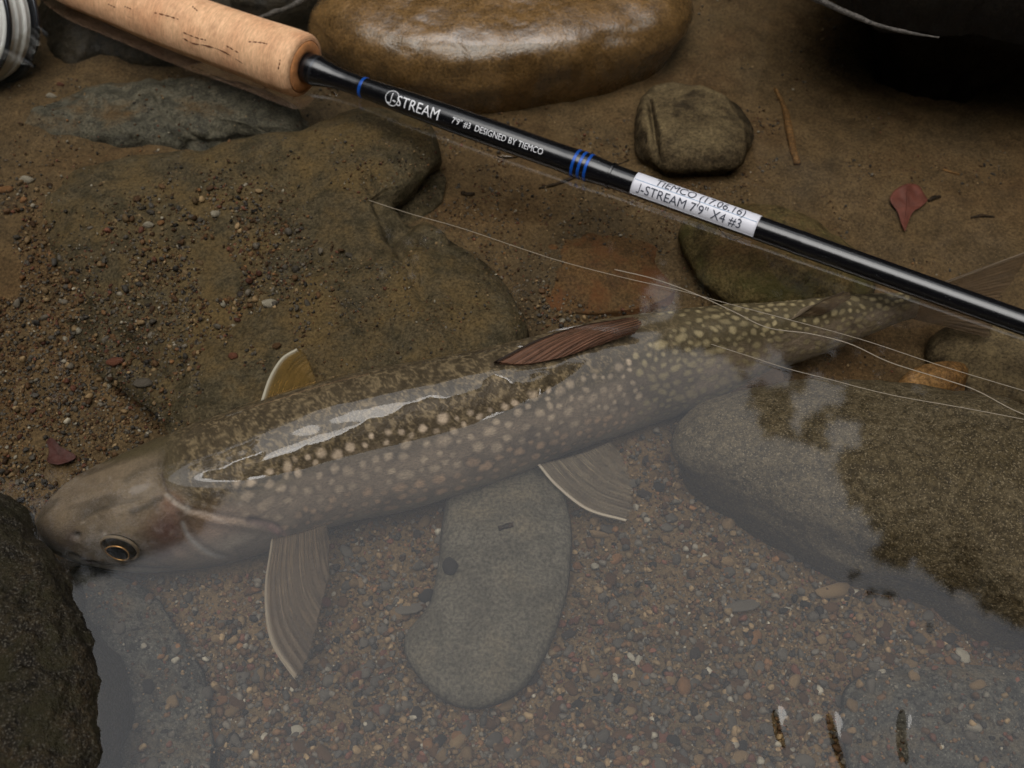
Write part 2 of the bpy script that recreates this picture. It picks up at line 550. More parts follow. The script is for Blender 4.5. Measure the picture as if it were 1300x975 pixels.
rock('boulder', 'blue grey slate slab sunken beside the dark algae boulder', [(90, 735), (130, 728), (190, 760), (240, 830), (262, 900), (262, 1000), (200, 1070), (60, 1060), (60, 850)],
     -0.039, -0.030, M_SLATE, base=-0.05, dome=2.2, dome2=1.4, amp=(0.006, 0.003, 0.001), seed=45, gravel=True, tilt=(-0.12, 0.0))
rock('river_stone', 'flat plain grey stone sunken below the speckled boulder', [(1072, 900), (1090, 868), (1150, 850), (1260, 848), (1380, 870), (1420, 960), (1360, 1060), (1180, 1080), (1090, 1000)],
     -0.041, -0.035, M_SLATE, base=-0.05, dome=2.4, dome2=1.5, amp=(0.0018, 0.0008, 0.0003), seed=49, gravel=True)
rock('river_stone', 'small amber brown stone beneath the fishing line near the tail', [(1138, 492), (1160, 474), (1200, 465), (1228, 470), (1226, 490), (1200, 504), (1160, 508), (1142, 504)],
     -0.033, -0.025, M_AMBER, base=-0.05, dome=3.2, dome2=2.0, amp=(0.0012, 0.0006, 0.0003), seed=53, rings=30, nang=90, gravel=False)
rock('boulder', 'dark grey brown boulder in the shade between reel and cork grip', [(48, 20), (60, -60), (160, -110), (300, -60), (340, 20), (300, 55), (230, 78), (190, 82), (130, 80), (90, 88), (58, 70)],
     -0.026, -0.010, M_SHADE, base=-0.06, dome=2.4, dome2=1.7, amp=(0.004, 0.002, 0.0006), seed=57, gravel=False)
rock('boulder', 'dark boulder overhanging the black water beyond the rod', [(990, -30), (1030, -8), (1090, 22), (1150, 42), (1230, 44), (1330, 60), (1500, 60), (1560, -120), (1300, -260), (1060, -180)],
     0.02, 0.18, M_SHADOWROCK, base=-0.07, dome=3.0, dome2=1.6, amp=(0.010, 0.004, 0.001), seed=61, under=0.15, under_pow=0.4, rings=80, nang=260, gravel=False)
rock('river_stone', 'low dark stone behind the cork grip with a twig on it', [(290, 5), (330, -40), (400, -60), (440, -30), (420, 0), (380, 12), (330, 18)],
     -0.016, -0.004, M_SHADE, base=-0.05, amp=(0.002, 0.001, 0.0004), seed=65, rings=30, nang=100, gravel=False)
rock('river_stone', 'brown sunken stone between amber stone and rod', [(1180, 430), (1230, 412), (1300, 420), (1380, 450), (1400, 500), (1320, 520), (1240, 505), (1190, 470)],
     -0.036, -0.028, M_BLOCK, base=-0.05, amp=(0.002, 0.001, 0.0004), seed=69, rings=40, nang=130, gravel=False)

# ---- banks of the wooded ravine; mirrored ahead, raised all round to block sky light
az = np.linspace(0, 2 * np.pi, 145)[:-1]
rr = np.r_[1.7, 2.0, 2.4, 3.0, 3.8, 5.0, 6.5, 8.5, 11.0]
Vh = []
for r_ in rr:
    el = np.interp(np.degrees(az), [0, 60, 90, 120, 180, 230, 270, 310, 360], [50, 46, 43, 46, 50, 44, 36, 44, 50])
    x = r_ * np.cos(az); y = r_ * np.sin(az)
    f = sstep(1.6, 5.0, r_)
    z = -0.25 + f * r_ * np.tan(np.radians(el)) * (1 + 0.10 * fbm(np.stack([np.cos(az) * 3, np.sin(az) * 3, np.full_like(az, r_)], -1), 3, 4))
    Vh.append(np.stack([x, y, z], -1))
Vh = np.array(Vh)
M_BANK = mat_rock('bank_earth', (0.03, 0.035, 0.015), (0.045, 0.04, 0.02), (0.015, 0.014, 0.008), 0, 0.9, 0.1, 0.02, scale=0.05)
hill = link('hillside', mesh_np('hillside', Vh.reshape(-1, 3), grid_faces(len(rr), 144, True)), M_BANK)
tag(hill, kind='structure')

# ================================================================== the fish
ST = [((54, 650), (55, 668), -0.0225), ((61, 632), (68, 692), -0.017), ((85, 614), (98, 712), -0.010), ((125, 594), (140, 723), -0.005), ((170, 576), (190, 728), -0.001),
      ((215, 558), (240, 725), -0.0015), ((260, 541), (290, 716), 0.0012), ((310, 524), (345, 700), 0.004), ((350, 510), (392, 679), 0.0062), ((410, 491), (455, 662), 0.007),
      ((480, 474), (525, 648), 0.0072), ((550, 461), (590, 628), 0.007), ((620, 447), (660, 603), 0.0054), ((690, 430), (730, 574), 0.0022), ((760, 412), (795, 552), -0.0008),
      ((830, 402), (860, 530), -0.003), ((900, 393), (922, 505), -0.005), ((960, 388), (975, 475), -0.007), ((1020, 383), (1035, 455), -0.009), ((1080, 377), (1092, 432), -0.011),
      ((1130, 374), (1138, 412), -0.0125), ((1160, 372), (1164, 404), -0.0135)]
S = np.array([[*a, *b, c] for a, b, c in ST], float)
NS, NA = 680, 200
S = catmull(S, 4000)
cx_, cy_ = (S[:, 0] + S[:, 2]) / 2, (S[:, 1] + S[:, 3]) / 2
arc = np.r_[0, np.cumsum(np.hypot(np.diff(cx_), np.diff(cy_)))]
# denser stations on the head
tt = np.linspace(0, 1, NS); tt = np.where(tt < 0.004, tt, tt)
S = np.stack([np.interp(tt * arc[-1], arc, S[:, i]) for i in range(5)], 1)
cpx, cpy = (S[:, 0] + S[:, 2]) / 2, (S[:, 1] + S[:, 3]) / 2
half = np.hypot(S[:, 0] - S[:, 2], S[:, 1] - S[:, 3]) / 2
sfrac = tt
kr = np.interp(sfrac, [0, 0.08, 0.2, 0.35, 0.6, 0.85, 1.0], [1.0, 1.08, 1.22, 1.35, 1.42, 1.6, 2.2])     # height / width
roll = np.interp(sfrac, [0, 0.2, 0.4, 0.8, 1], [R(4), R(8), R(12), R(10), R(10)])
_kern = np.hanning(91); _kern /= _kern.sum()
kr = np.convolve(np.pad(kr, 45, 'edge'), _kern, 'valid'); roll = np.convolve(np.pad(roll, 45, 'edge'), _kern, 'valid')
zc = S[:, 4] - 0.02
for it in range(6):
    C = at(cpx, cpy, zc)
    dist = (C - CAM) @ CF
    t_m = half * dist / FPX
    T = np.gradient(at(cpx, cpy, np.full(NS, -0.02)), axis=0); T[:, 2] = 0; T /= np.linalg.norm(T, axis=1, keepdims=True)
    side = np.stack([T[:, 1], -T[:, 0], np.zeros(NS)], 1)                # horizontal, towards the camera
    upv = np.array([0, 0, 1.0])
    eh = np.cos(roll)[:, None] * upv - np.sin(roll)[:, None] * side
    ew = np.cos(roll)[:, None] * side + np.sin(roll)[:, None] * upv
    view = (C - CAM) / np.linalg.norm(C - CAM, axis=1, keepdims=True)
    imup = np.cross(np.cross(view, upv), view); imup /= np.linalg.norm(imup, axis=1, keepdims=True)
    # image direction across the body
    ax = np.cross(view, T); ax /= np.linalg.norm(ax, axis=1, keepdims=True)
    W = t_m / np.sqrt((kr * np.einsum('ij,ij->i', eh, ax)) ** 2 + np.einsum('ij,ij->i', ew, ax) ** 2)   # half width
    H = kr * W
    ztop = np.sqrt((H * np.cos(roll)) ** 2 + (W * np.sin(roll)) ** 2)
    zc = np.convolve(np.pad(S[:, 4] - ztop, 20, 'edge'), np.hanning(43)[1:-1] / np.hanning(43).sum(), 'valid')
th = np.linspace(0, 2 * np.pi, NA, endpoint=False)
ct, st_ = np.cos(th), np.sin(th)
exq = np.interp(ct, [-0.3, 0.35], [0.95, 0.76])           # a broad, flattish back
ctp = 0.985 * np.sign(ct) * np.abs(ct) ** exq
stp = 0.965 * np.sign(st_) * np.abs(st_) ** exq
G = C[:, None] + eh[:, None] * (H[:, None] * ctp)[..., None] + ew[:, None] * (W[:, None] * stp)[..., None]
# body coordinates in metres
U = np.r_[0, np.cumsum(np.linalg.norm(np.diff(C, axis=0), axis=1))]
FISH_LEN = U[-1]
dv = np.linalg.norm(np.roll(G, -1, 1) - G, axis=2)
Vc = np.cumsum(dv, axis=1) - dv
per = dv.sum(1, keepdims=True)
Vs = np.where(Vc > per / 2, Vc - per, Vc)                  # signed arc from the back, near side positive
Ug = np.repeat(U[:, None], NA, 1)
gxp, gyp = proj(G)
near = (st_ > -0.25)[None, :] & (G[..., 2] > -1)
Nn = np.cross(np.gradient(G, axis=0), np.roll(G, -1, 1) - np.roll(G, 1, 1))
Nn /= np.linalg.norm(Nn, axis=2, keepdims=True) + 1e-12
if np.mean(np.einsum('ijk,ijk->ij', Nn, G - C[:, None])) < 0: Nn = -Nn
facing = np.einsum('ijk,ijk->ij', Nn, G - CAM) < 0.02 * 0.3
paintable = facing & near


def stroke(pts, wd):
    return np.where(paintable, np.exp(-(poly_dist(gxp, gyp, catmull(pts, 40)) / wd) ** 2), 0)


def blob(x, y, rx, ry=None, rot=0):
    ry = ry or rx
    dx, dy = gxp - x, gyp - y
    c_, s_ = math.cos(R(rot)), math.sin(R(rot))
    a_, b_ = (dx * c_ + dy * s_) / rx, (-dx * s_ + dy * c_) / ry
    return np.where(paintable, np.exp(-(a_ * a_ + b_ * b_)), 0)


GILL = [(208, 575), (204, 600), (216, 628), (250, 648), (300, 657), (345, 664), (358, 676), (350, 694)]
PREOP = [(232, 664), (240, 682), (262, 700), (284, 708)]
MOUTH = [(92, 704), (112, 713), (150, 719), (190, 721), (216, 722)]
SKULL = [(204, 600), (212, 572), (232, 556), (256, 545)]
disp = -0.0006 * stroke(GILL, 3.5) + 0.0008 * stroke([(x, y + 7) for x, y in GILL[2:7]], 7)
disp -= 0.0004 * stroke(PREOP, 4) - 0.0003 * stroke([(x - 9, y) for x, y in PREOP], 6)
disp -= 0.0007 * stroke(MOUTH, 2.5) - 0.0003 * stroke([(x, y - 5) for x, y in MOUTH], 4)
disp -= 0.00015 * stroke(SKULL, 7)
disp -= 0.0012 * blob(98, 680, 5, 4) + 0.0 * sfrac[:, None]
disp += 0.0007 * blob(143, 694, 34, 24)
disp -= 0.0006 * stroke([(320, 662), (352, 671)], 4)
disp += 0.00022 * fbm(G * 160, 3, 77) + 0.00008 * vnoise(G * 700, 5)
G = G + Nn * disp[..., None]

# pigment
c_side = ct[None, :] + 0.12 * fbm(G * 60, 3, 12)
dors = np.array([0.085, 0.066, 0.036]); flank = np.array([0.26, 0.198, 0.14]); belly = np.array([0.36, 0.32, 0.25])
colr = dors + (flank - dors) * sstep(0.75, 0.2, c_side)[..., None]
colr = colr + (belly - colr) * (sstep(-0.25, -0.85, c_side)[..., None] * 0.85)
# worm-like marbling on the back
q = np.stack([Ug * 1.15 + Vs * 0.6, Vs * 0.75 - Ug * 0.3, np.zeros_like(Ug)], -1)
q[..., 0] = q[..., 0] + 0.0015 * fbm(np.stack([Ug, Vs, 0 * Ug], -1) * 320, 2, 4)
worm = fbm(q * 560, 2, 21)
line_ = sstep(0.24, 0.04, np.abs(worm))
wmask = sstep(0.30, 0.75, c_side) * sstep(0.145, 0.19, sfrac)[:, None]
tailm = sstep(0.62, 0.78, sfrac)[:, None]
lightv = np.array([0.185, 0.138, 0.08]); darkv = np.array([0.07, 0.052, 0.031])
marb = darkv + (lightv - darkv) * line_[..., None]
marb = marb * (1 + 0.45 * fbm(G * 420, 3, 31))[..., None]
colr = colr + (marb - colr) * (wmask * (1 - 0.8 * tailm))[..., None]
# dark cloudy patches on the flank
cloud = sstep(-0.05, 0.45, fbm(G * 75, 3, 51)) * sstep(0.8, 0.1, np.abs(c_side)) * sstep(0.19, 0.26, sfrac)[:, None]
colr = colr * (1 - 0.45 * cloud)[..., None]
# pale spots
spots = []
rs = random.Random(4)
tries = 0
umin, umax = 0.205 * FISH_LEN, 0.985 * FISH_LEN
vmax = per[:, 0] * 0.5
while tries < 26000:
    tries += 1
    u = rs.uniform(umin, umax); i = int(np.searchsorted(U, u)); i = min(i, NS - 1)
    v = rs.uniform(-0.70, 0.70) * vmax[i]
    f = abs(v) / vmax[i]
    sf = u / FISH_LEN
    if f < 0.24 - 0.24 * float(sstep(0.6, 0.75, sf)): continue
    big = 0.0024 * (1 - 0.38 * sf)
    r_ = big * rs.uniform(0.5, 1.1) * (0.8 if f < 0.3 else 1.0)
    if all((u - a) ** 2 + (v - b) ** 2 > (r_ + c2 + big * (rs.uniform(0.25, 0.7) if sf < 0.66 else rs.uniform(0.25, 0.6))) ** 2 for a, b, c2, _ in spots[-900:]):
        spots.append((u, v, r_, f))
du = U[1] - U[0]
for (u, v, r_, f) in spots:
    i0, i1 = max(0, np.searchsorted(U, u - 2.0 * r_)), min(NS, np.searchsorted(U, u + 2.0 * r_) + 1)
    if i1 <= i0: continue
    el = rs.uniform(0.8, 1.35 if u < 0.66 * FISH_LEN else 2.0); an = rs.uniform(-0.9, 0.9)
    a_ = Ug[i0:i1] - u; b_ = Vs[i0:i1] - v
    a2 = (a_ * math.cos(an) + b_ * math.sin(an)) / el; b2 = (-a_ * math.sin(an) + b_ * math.cos(an))
    d = np.hypot(a2, b2) / r_ + 0.22 * vnoise(np.stack([Ug[i0:i1], Vs[i0:i1], 0 * a_], -1) * 900, 3)
    m = sstep(1.3, 0.45, d) * rs.uniform(0.45, 0.95)
    pale = np.array([0.54, 0.42, 0.30]) if f < 0.5 else np.array([0.54, 0.36, 0.23])
    if sfrac[min(NS - 1, i0)] > 0.66: pale = np.array([0.34, 0.275, 0.155])
    halo = sstep(1.9, 1.0, d) * (1 - m) * 0.2
    blk = colr[i0:i1]
    blk *= (1 - halo)[..., None]
    blk += (pale - blk) * m[..., None]
# head colours
headm = sstep(0.17, 0.135, sfrac)[:, None] * np.ones((1, NA))
hc = np.array([0.165, 0.124, 0.084]) * (1 + 0.25 * fbm(G * 55, 4, 8))[..., None]
hc = hc * (1 - 0.45 * sstep(0.1, 0.5, fbm(np.stack([Ug * 45, Vs * 140, 0 * Ug], -1), 3, 61)))[..., None]
gm = np.where(paintable, 0, 0)
oper = in_poly(gxp, gyp, [(208, 575)] + GILL[1:] + [(345, 702), (290, 718), (190, 730), (100, 715), (50, 690), (50, 620), (120, 590)]) & (sfrac[:, None] < 0.30)
hm = np.maximum(headm, 0)
hm = np.where(facing, np.clip(oper * 1.0, 0, 1), headm)
for _ in range(14): hm = (hm + np.roll(hm, 1, 1) + np.roll(hm, -1, 1) + np.vstack([hm[:1], hm[:-1]]) + np.vstack([hm[1:], hm[-1:]])) / 5
colr = colr + (hc - colr) * hm[..., None]


def paint(m, c3, a=1.0):
    global colr
    colr = colr + (np.array(c3) - colr) * np.clip(m * a, 0, 1)[..., None]


paint(blob(272, 672, 42, 26, -8), (0.34, 0.22, 0.15), 0.75)
paint(blob(300, 690, 50, 16, -14), (0.30, 0.26, 0.21), 0.7)
paint(blob(212, 676, 26, 22), (0.12, 0.055, 0.05), 0.75)
paint(blob(206, 700, 20, 12), (0.09, 0.06, 0.06), 0.6)
paint(blob(228, 702, 9, 6), (0.36, 0.26, 0.19), 0.8)
paint(blob(218, 640, 14, 14), (0.30, 0.16, 0.12), 0.5)
paint(stroke(PREOP, 3), (0.34, 0.34, 0.33), 0.6)
paint(stroke([(x + 6, y - 4) for x, y in PREOP], 4), (0.08, 0.06, 0.05), 0.5)
paint(stroke([(316, 660), (340, 667), (356, 675)], 4.5), (0.05, 0.018, 0.02), 0.9)
paint(stroke([(345, 668), (362, 682), (352, 698)], 4), (0.30, 0.17, 0.15), 0.6)
paint(stroke([(300, 697), (322, 688), (334, 676)], 4), (0.10, 0.07, 0.05), 0.6)
paint(stroke(MOUTH, 2.2), (0.05, 0.04, 0.035), 0.75)
paint(stroke([(x, y + 5) for x, y in MOUTH], 3), (0.34, 0.31, 0.27), 0.6)
paint(stroke(SKULL, 7), (0.07, 0.055, 0.036), 0.35)
paint(stroke([(168, 650), (185, 643), (205, 632)], 4), (0.045, 0.035, 0.025), 0.75)
paint(stroke([(212, 628), (226, 640), (240, 646)], 3), (0.32, 0.30, 0.26), 0.6)
paint(stroke([(160, 610), (180, 596), (204, 588)], 4), (0.06, 0.05, 0.035), 0.5)
paint(stroke([(120, 648), (150, 640), (178, 632)], 3), (0.065, 0.05, 0.035), 0.5)
paint(blob(90, 683, 10, 12), (0.07, 0.05, 0.05), 0.6)
paint(blob(98, 680, 4, 3), (0.02, 0.015, 0.015), 0.9)
paint(blob(143, 695, 36, 22), (0.17, 0.15, 0.13), 0.6)
paint(stroke(GILL[1:], 1.6), (0.05, 0.035, 0.03), 0.7)
paint(stroke([(x, y + 4) for x, y in GILL[2:]], 2.2), (0.36, 0.28, 0.22), 0.25)
paint(stroke([(128, 712), (160, 707), (196, 712), (218, 720)], 1.8), (0.07, 0.055, 0.045), 0.6)
paint(stroke([(236, 650), (262, 652), (290, 664)], 2.0), (0.40, 0.32, 0.26), 0.5)
rh = random.Random(9)
for _ in range(70):
    paint(blob(rh.uniform(85, 330), rh.uniform(600, 715), rh.uniform(1.6, 4.2), rh.uniform(1.4, 3.0), rh.uniform(-60, 60)), (0.06, 0.045, 0.032) if rh.random() < 0.7 else (0.42, 0.36, 0.3), rh.uniform(0.2, 0.5))
colr = np.clip(colr, 0.004, 0.9)

FV = np.vstack([G.reshape(-1, 3), G[0].mean(0) - T[0] * 0.0006, G[-1].mean(0)])
FF = grid_faces(NS, NA, True)
j = np.arange(NA); j2 = (j + 1) % NA
FT = np.vstack([np.stack([np.full(NA, NS * NA), j2, j], 1), np.stack([np.full(NA, NS * NA + 1), (NS - 1) * NA + j, (NS - 1) * NA + j2], 1)])
FCOL = np.vstack([colr.reshape(-1, 3), colr[0].mean(0), colr[-1].mean(0)])
fish_me = mesh_np('body', FV, [FF, FT], col=FCOL)
uvl = fish_me.uv_layers.new(name='skin')
lidx = np.empty(len(fish_me.loops), np.int32); fish_me.loops.foreach_get('vertex_index', lidx)
uvv = np.vstack([np.stack([Ug.ravel(), Vs.ravel()], 1), [[0, 0]], [[FISH_LEN, 0]]])
uvl.data.foreach_set('uv', uvv[lidx].astype(np.float32).ravel())

k = NT('fish_skin')
ca = k.n('ShaderNodeVertexColor', layer_name='col')
uvn = k.n('ShaderNodeUVMap', uv_map='skin')
vor = k.n('ShaderNodeTexVoronoi'); vor.inputs['Scale'].default_value = 1500
mp = k.n('ShaderNodeMapping'); mp.inputs['Rotation'].default_value = (0, 0, R(40)); mp.inputs['Scale'].default_value = (1, 1, 1)
k.l(uvn.outputs[0], mp.inputs[0]); k.l(mp.outputs[0], vor.inputs['Vector'])
n1 = k.noise(k.obj(), 1100, 3, 0.7)
n2 = k.noise(k.obj(), 180, 4, 0.6)
cc = k.mix(0.6, ca.outputs[0], k.ramp(n1, [(0.3, (0.7, 0.7, 0.7)), (0.7, (1.3, 1.3, 1.3))]), 'MULTIPLY')
cc = k.mix(0.5, cc, k.ramp(n2, [(0.3, (0.78, 0.78, 0.8)), (0.7, (1.2, 1.2, 1.18))]), 'MULTIPLY')
nb = k.bump(vor.outputs['Distance'], 0.00025, 0.5)
nb = k.bump(n1, 0.0002, 0.4, nb)
k.pbr(cc, 0.5, nb, 0.22, Subsurface_Weight=0.0)
M_FISH = k.m

fish = bpy.data.objects.new('spotted_fish', None)
COL.objects.link(fish)
fish.location = (C[NS // 2][0], C[NS // 2][1], float(FV[:, 2].min()))
fish.empty_display_size = 0.02
tag(fish, 'brown pale spotted char lying in shallow clear water with its back breaking the surface', 'fish')
FO = Vector(fish.location)
body = link('body', fish_me, M_FISH, fish)
body.matrix_parent_inverse = Matrix.Translation(-FO)


def child(name, me, mat, parent, lab=None):
    o = link(name, me, mat, parent)
    if parent.type == 'EMPTY':
        o.matrix_parent_inverse = Matrix.Translation(-Vector(parent.location))
    if lab: o['label'] = lab
    return o


# ---- fins
def mat_fin(name, a, b, edge, alpha=0.8, edge_w=0.12):
    k = NT(name)
    uvn = k.n('ShaderNodeUVMap', uv_map='fin')
    sp = k.n('ShaderNodeSeparateXYZ'); k.l(uvn.outputs[0], sp.inputs[0])
    wav = k.noise(None, 1, 2)
    nz = k.t.nodes[-1]
    mp = k.n('ShaderNodeMapping'); mp.inputs['Scale'].default_value = (38, 1.6, 1); k.l(uvn.outputs[0], mp.inputs[0]); k.l(mp.outputs[0], nz.inputs['Vector'])
    n2 = k.noise(k.obj(), 300, 4, 0.6)
    c = k.mix(k.ramp(nz.outputs['Fac'], [(0.35, (0, 0, 0)), (0.65, (1, 1, 1))]), a, b)
    c = k.mix(0.6, c, k.ramp(n2, [(0.3, (0.7, 0.7, 0.7)), (0.7, (1.25, 1.25, 1.25))]), 'MULTIPLY')
    if edge:
        c = k.mix(k.ramp(sp.outputs['X'], [(edge_w * 0.5, (1, 1, 1)), (edge_w, (0, 0, 0))]), c, edge)
    nb = k.bump(nz.outputs['Fac'], 0.0003, 0.5)
    bs = k.pbr(c, 0.5, nb, 0.2)
    tr = k.n('ShaderNodeBsdfTranslucent'); k.l(c, tr.inputs[0])
    m1 = k.n('ShaderNodeMixShader'); m1.inputs[0].default_value = 0.25
    k.l(bs.outputs[0], m1.inputs[1]); k.l(tr.outputs[0], m1.inputs[2])
    tp = k.n('ShaderNodeBsdfTransparent')
    m2 = k.n('ShaderNodeMixShader'); 
    al = k.math('MULTIPLY', k.ramp(nz.outputs['Fac'], [(0.35, (1.0,) * 3), (0.65, (0.72,) * 3)]), k.ramp(sp.outputs['Y'], [(0.1, (alpha,) * 3), (1.0, (alpha * 0.72,) * 3)]))
    if edge: al = k.math('MAXIMUM', al, k.ramp(sp.outputs['X'], [(edge_w * 0.5, (0.9,) * 3), (edge_w, (0,) * 3)]))
    k.l(al, m2.inputs[0])
    k.l(tp.outputs[0], m2.inputs[1]); k.l(m1.outputs[0], m2.inputs[2])
    k.l(m2.outputs[0], k.out.inputs[0])
    return k.m


def fin(name, root, margin, lead, trail, mat, thick=0.00045, nu=48, nv=40, rays=14, ridge=0.00022, bow=0.0, lab=None):
    """a fin as a patch between four edges (pixel x, pixel y, level z): root to margin, leading edge to trailing edge"""
    nu = max(nu, rays * 9)
    def cv(P, n):
        P = np.array(P, float)
        P = at(P[:, 0], P[:, 1], P[:, 2])
        return resample(catmull(P, 80) if len(P) > 2 else P, n)
    c0, c1 = cv(root, nu), cv(margin, nu)          # u from leading to trailing edge
    d0, d1 = cv(lead, nv), cv(trail, nv)           # v from root to margin
    u = np.linspace(0, 1, nu)[:, None, None]; v = np.linspace(0, 1, nv)[None, :, None]
    Sg = (1 - v) * c0[:, None] + v * c1[:, None] + (1 - u) * d0[None] + u * d1[None] \
        - ((1 - u) * (1 - v) * c0[0] + u * (1 - v) * c0[-1] + (1 - u) * v * c1[0] + u * v * c1[-1])
    Nf = np.cross(np.gradient(Sg, axis=0), np.gradient(Sg, axis=1)); Nf /= np.linalg.norm(Nf, axis=2, keepdims=True) + 1e-12
    if Nf[..., 2].mean() < 0: Nf = -Nf
    rg = ridge * np.sin(u * rays * 2 * np.pi) * (0.3 + 0.7 * v) + bow * np.sin(np.pi * u) * v
    Sg = Sg + Nf * rg
    rag = 1 - 0.035 * (fbm(np.stack([u[:, 0, 0] * 26, 0 * u[:, 0, 0], 0 * u[:, 0, 0] + len(name)], -1), 2, 3) + 0.6)
    Sg = Sg[:, :1] + (Sg - Sg[:, :1]) * (1 + (rag[:, None, None] - 1) * v ** 4)
    tk = thick * (1.3 - 0.8 * v) * (1 + 0.8 * np.exp(-(u / 0.06) ** 2))
    A, B = (Sg + Nf * tk).reshape(-1, 3), (Sg - Nf * tk).reshape(-1, 3)
    n = nu * nv
    F = grid_faces(nu, nv)
    rim = np.r_[np.arange(nv), np.arange(1, nu) * nv + nv - 1, (nu - 1) * nv + np.arange(nv - 2, -1, -1), np.arange(nu - 2, 0, -1) * nv]
    r2 = np.roll(rim, -1)
    me = mesh_np(name, np.vstack([A, B]), [F, F[:, ::-1] + n, np.stack([rim, rim + n, r2 + n, r2], 1)])
    ul = me.uv_layers.new(name='fin')
    li = np.empty(len(me.loops), np.int32); me.loops.foreach_get('vertex_index', li)
    uu = np.stack(np.broadcast_arrays(u[..., 0], v[..., 0]), -1).reshape(-1, 2); uu = np.vstack([uu, uu])
    ul.data.foreach_set('uv', uu[li].astype(np.float32).ravel())
    return child(name, me, mat, fish, lab)


M_PEC = mat_fin('pectoral_fin_skin', lin(108, 90, 68), lin(80, 66, 50), lin(150, 136, 116), 0.9, 0.05)
M_PECF = mat_fin('far_fin_skin', lin(150, 118, 62), lin(104, 84, 46), lin(205, 198, 180), 0.72, 0.07)
M_DORS = mat_fin('dorsal_fin_skin', lin(128, 92, 72), lin(86, 62, 48), lin(44, 34, 28), 0.97, 0.05)
M_PEL = mat_fin('pelvic_fin_skin', lin(130, 116, 94), lin(84, 72, 58), lin(185, 172, 152), 0.72, 0.05)
M_TAIL = mat_fin('tail_fin_skin', lin(108, 86, 64), lin(70, 55, 40), lin(140, 124, 106), 0.6, 0.05)

fin('pectoral_fin', [(346, 684, -0.020), (380, 676, -0.018), (414, 664, -0.018)], [(376, 871, -0.036), (389, 845, -0.034), (402, 800, -0.032), (414, 740, -0.028), (415, 712, -0.026)],
    [(346, 684, -0.020), (337, 750, -0.028), (344, 815, -0.033), (376, 871, -0.036)], [(414, 664, -0.018), (417, 690, -0.023), (415, 712, -0.026)], M_PEC, rays=13, bow=0.002, lab='near pectoral fin with pale leading edge')
fin('pectoral_fin', [(330, 520, -0.014), (365, 512, -0.012), (402, 500, -0.012)], [(379, 440, -0.016), (391, 456, -0.015), (399, 476, -0.014), (403, 494, -0.0125)],
    [(330, 520, -0.014), (342, 482, -0.016), (358, 455, -0.017), (379, 440, -0.016)], [(402, 500, -0.012), (403, 494, -0.0125)], M_PECF, rays=11, bow=0.0015, lab='far pectoral fin, amber with white leading edge')
fin('pelvic_fin', [(682, 590, -0.028), (730, 578, -0.027), (776, 562, -0.026)], [(797, 664, -0.037), (803, 646, -0.036), (800, 615, -0.034), (794, 590, -0.032)],
    [(682, 590, -0.028), (706, 618, -0.032), (745, 648, -0.036), (797, 664, -0.037)], [(776, 562, -0.026), (786, 575, -0.029), (794, 590, -0.032)], M_PEL, rays=9, bow=0.001)
fin('dorsal_fin', [(627, 460, 0.0068), (662, 463, 0.0052), (702, 456, 0.004), (746, 441, 0.0024), (770, 433, 0.0018)], [(796, 404, 0.0045), (809, 406, 0.004), (813, 414, 0.003), (806, 424, 0.0022)],
    [(627, 460, 0.0068), (680, 433, 0.0072), (738, 414, 0.0058), (796, 404, 0.0045)], [(770, 433, 0.0018), (790, 427, 0.002), (806, 424, 0.0022)], M_DORS, rays=12, ridge=0.0003, bow=0.0015, lab='brown dorsal fin folded flat along the back')
fin('adipose_fin', [(1002, 404, -0.0095), (1022, 400, -0.009), (1044, 396, -0.009)], [(1072, 371, -0.005), (1080, 372, -0.005), (1080, 379, -0.006)],
    [(1002, 404, -0.0095), (1035, 386, -0.006), (1072, 371, -0.005)], [(1044, 396, -0.009), (1062, 388, -0.007), (1080, 379, -0.006)], M_TAIL, thick=0.0009, rays=5, ridge=0.0001)
fin('anal_fin', [(926, 500, -0.026), (955, 482, -0.025), (985, 466, -0.025)], [(986, 492, -0.027), (996, 486, -0.027), (997, 480, -0.0265)],
    [(926, 500, -0.026), (955, 497, -0.0275), (986, 492, -0.027)], [(985, 466, -0.025), (992, 472, -0.026), (997, 480, -0.0265)], M_TAIL, rays=8)
fin('tail_fin', [(1156, 371, -0.0145), (1160, 388, -0.019), (1160, 405, -0.024)], [(1312, 316, -0.008), (1290, 352, -0.013), (1268, 384, -0.018), (1262, 404, -0.022), (1258, 430, -0.026)],
    [(1156, 371, -0.0145), (1205, 356, -0.012), (1260, 335, -0.010), (1312, 316, -0.008)], [(1160, 405, -0.024), (1205, 416, -0.025), (1258, 430, -0.026)], M_TAIL, rays=20, nu=70)

# ---- eye
ei = np.argmin(np.where(paintable, (gxp - 153) ** 2 + (gyp - 692) ** 2, 1e9))
eP, eN = G.reshape(-1, 3)[ei], Nn.reshape(-1, 3)[ei]
eN = np.array([eN[0] - 0.12, eN[1], 0.10]); eN /= np.linalg.norm(eN)
er = 23.5 * mpp(eP)


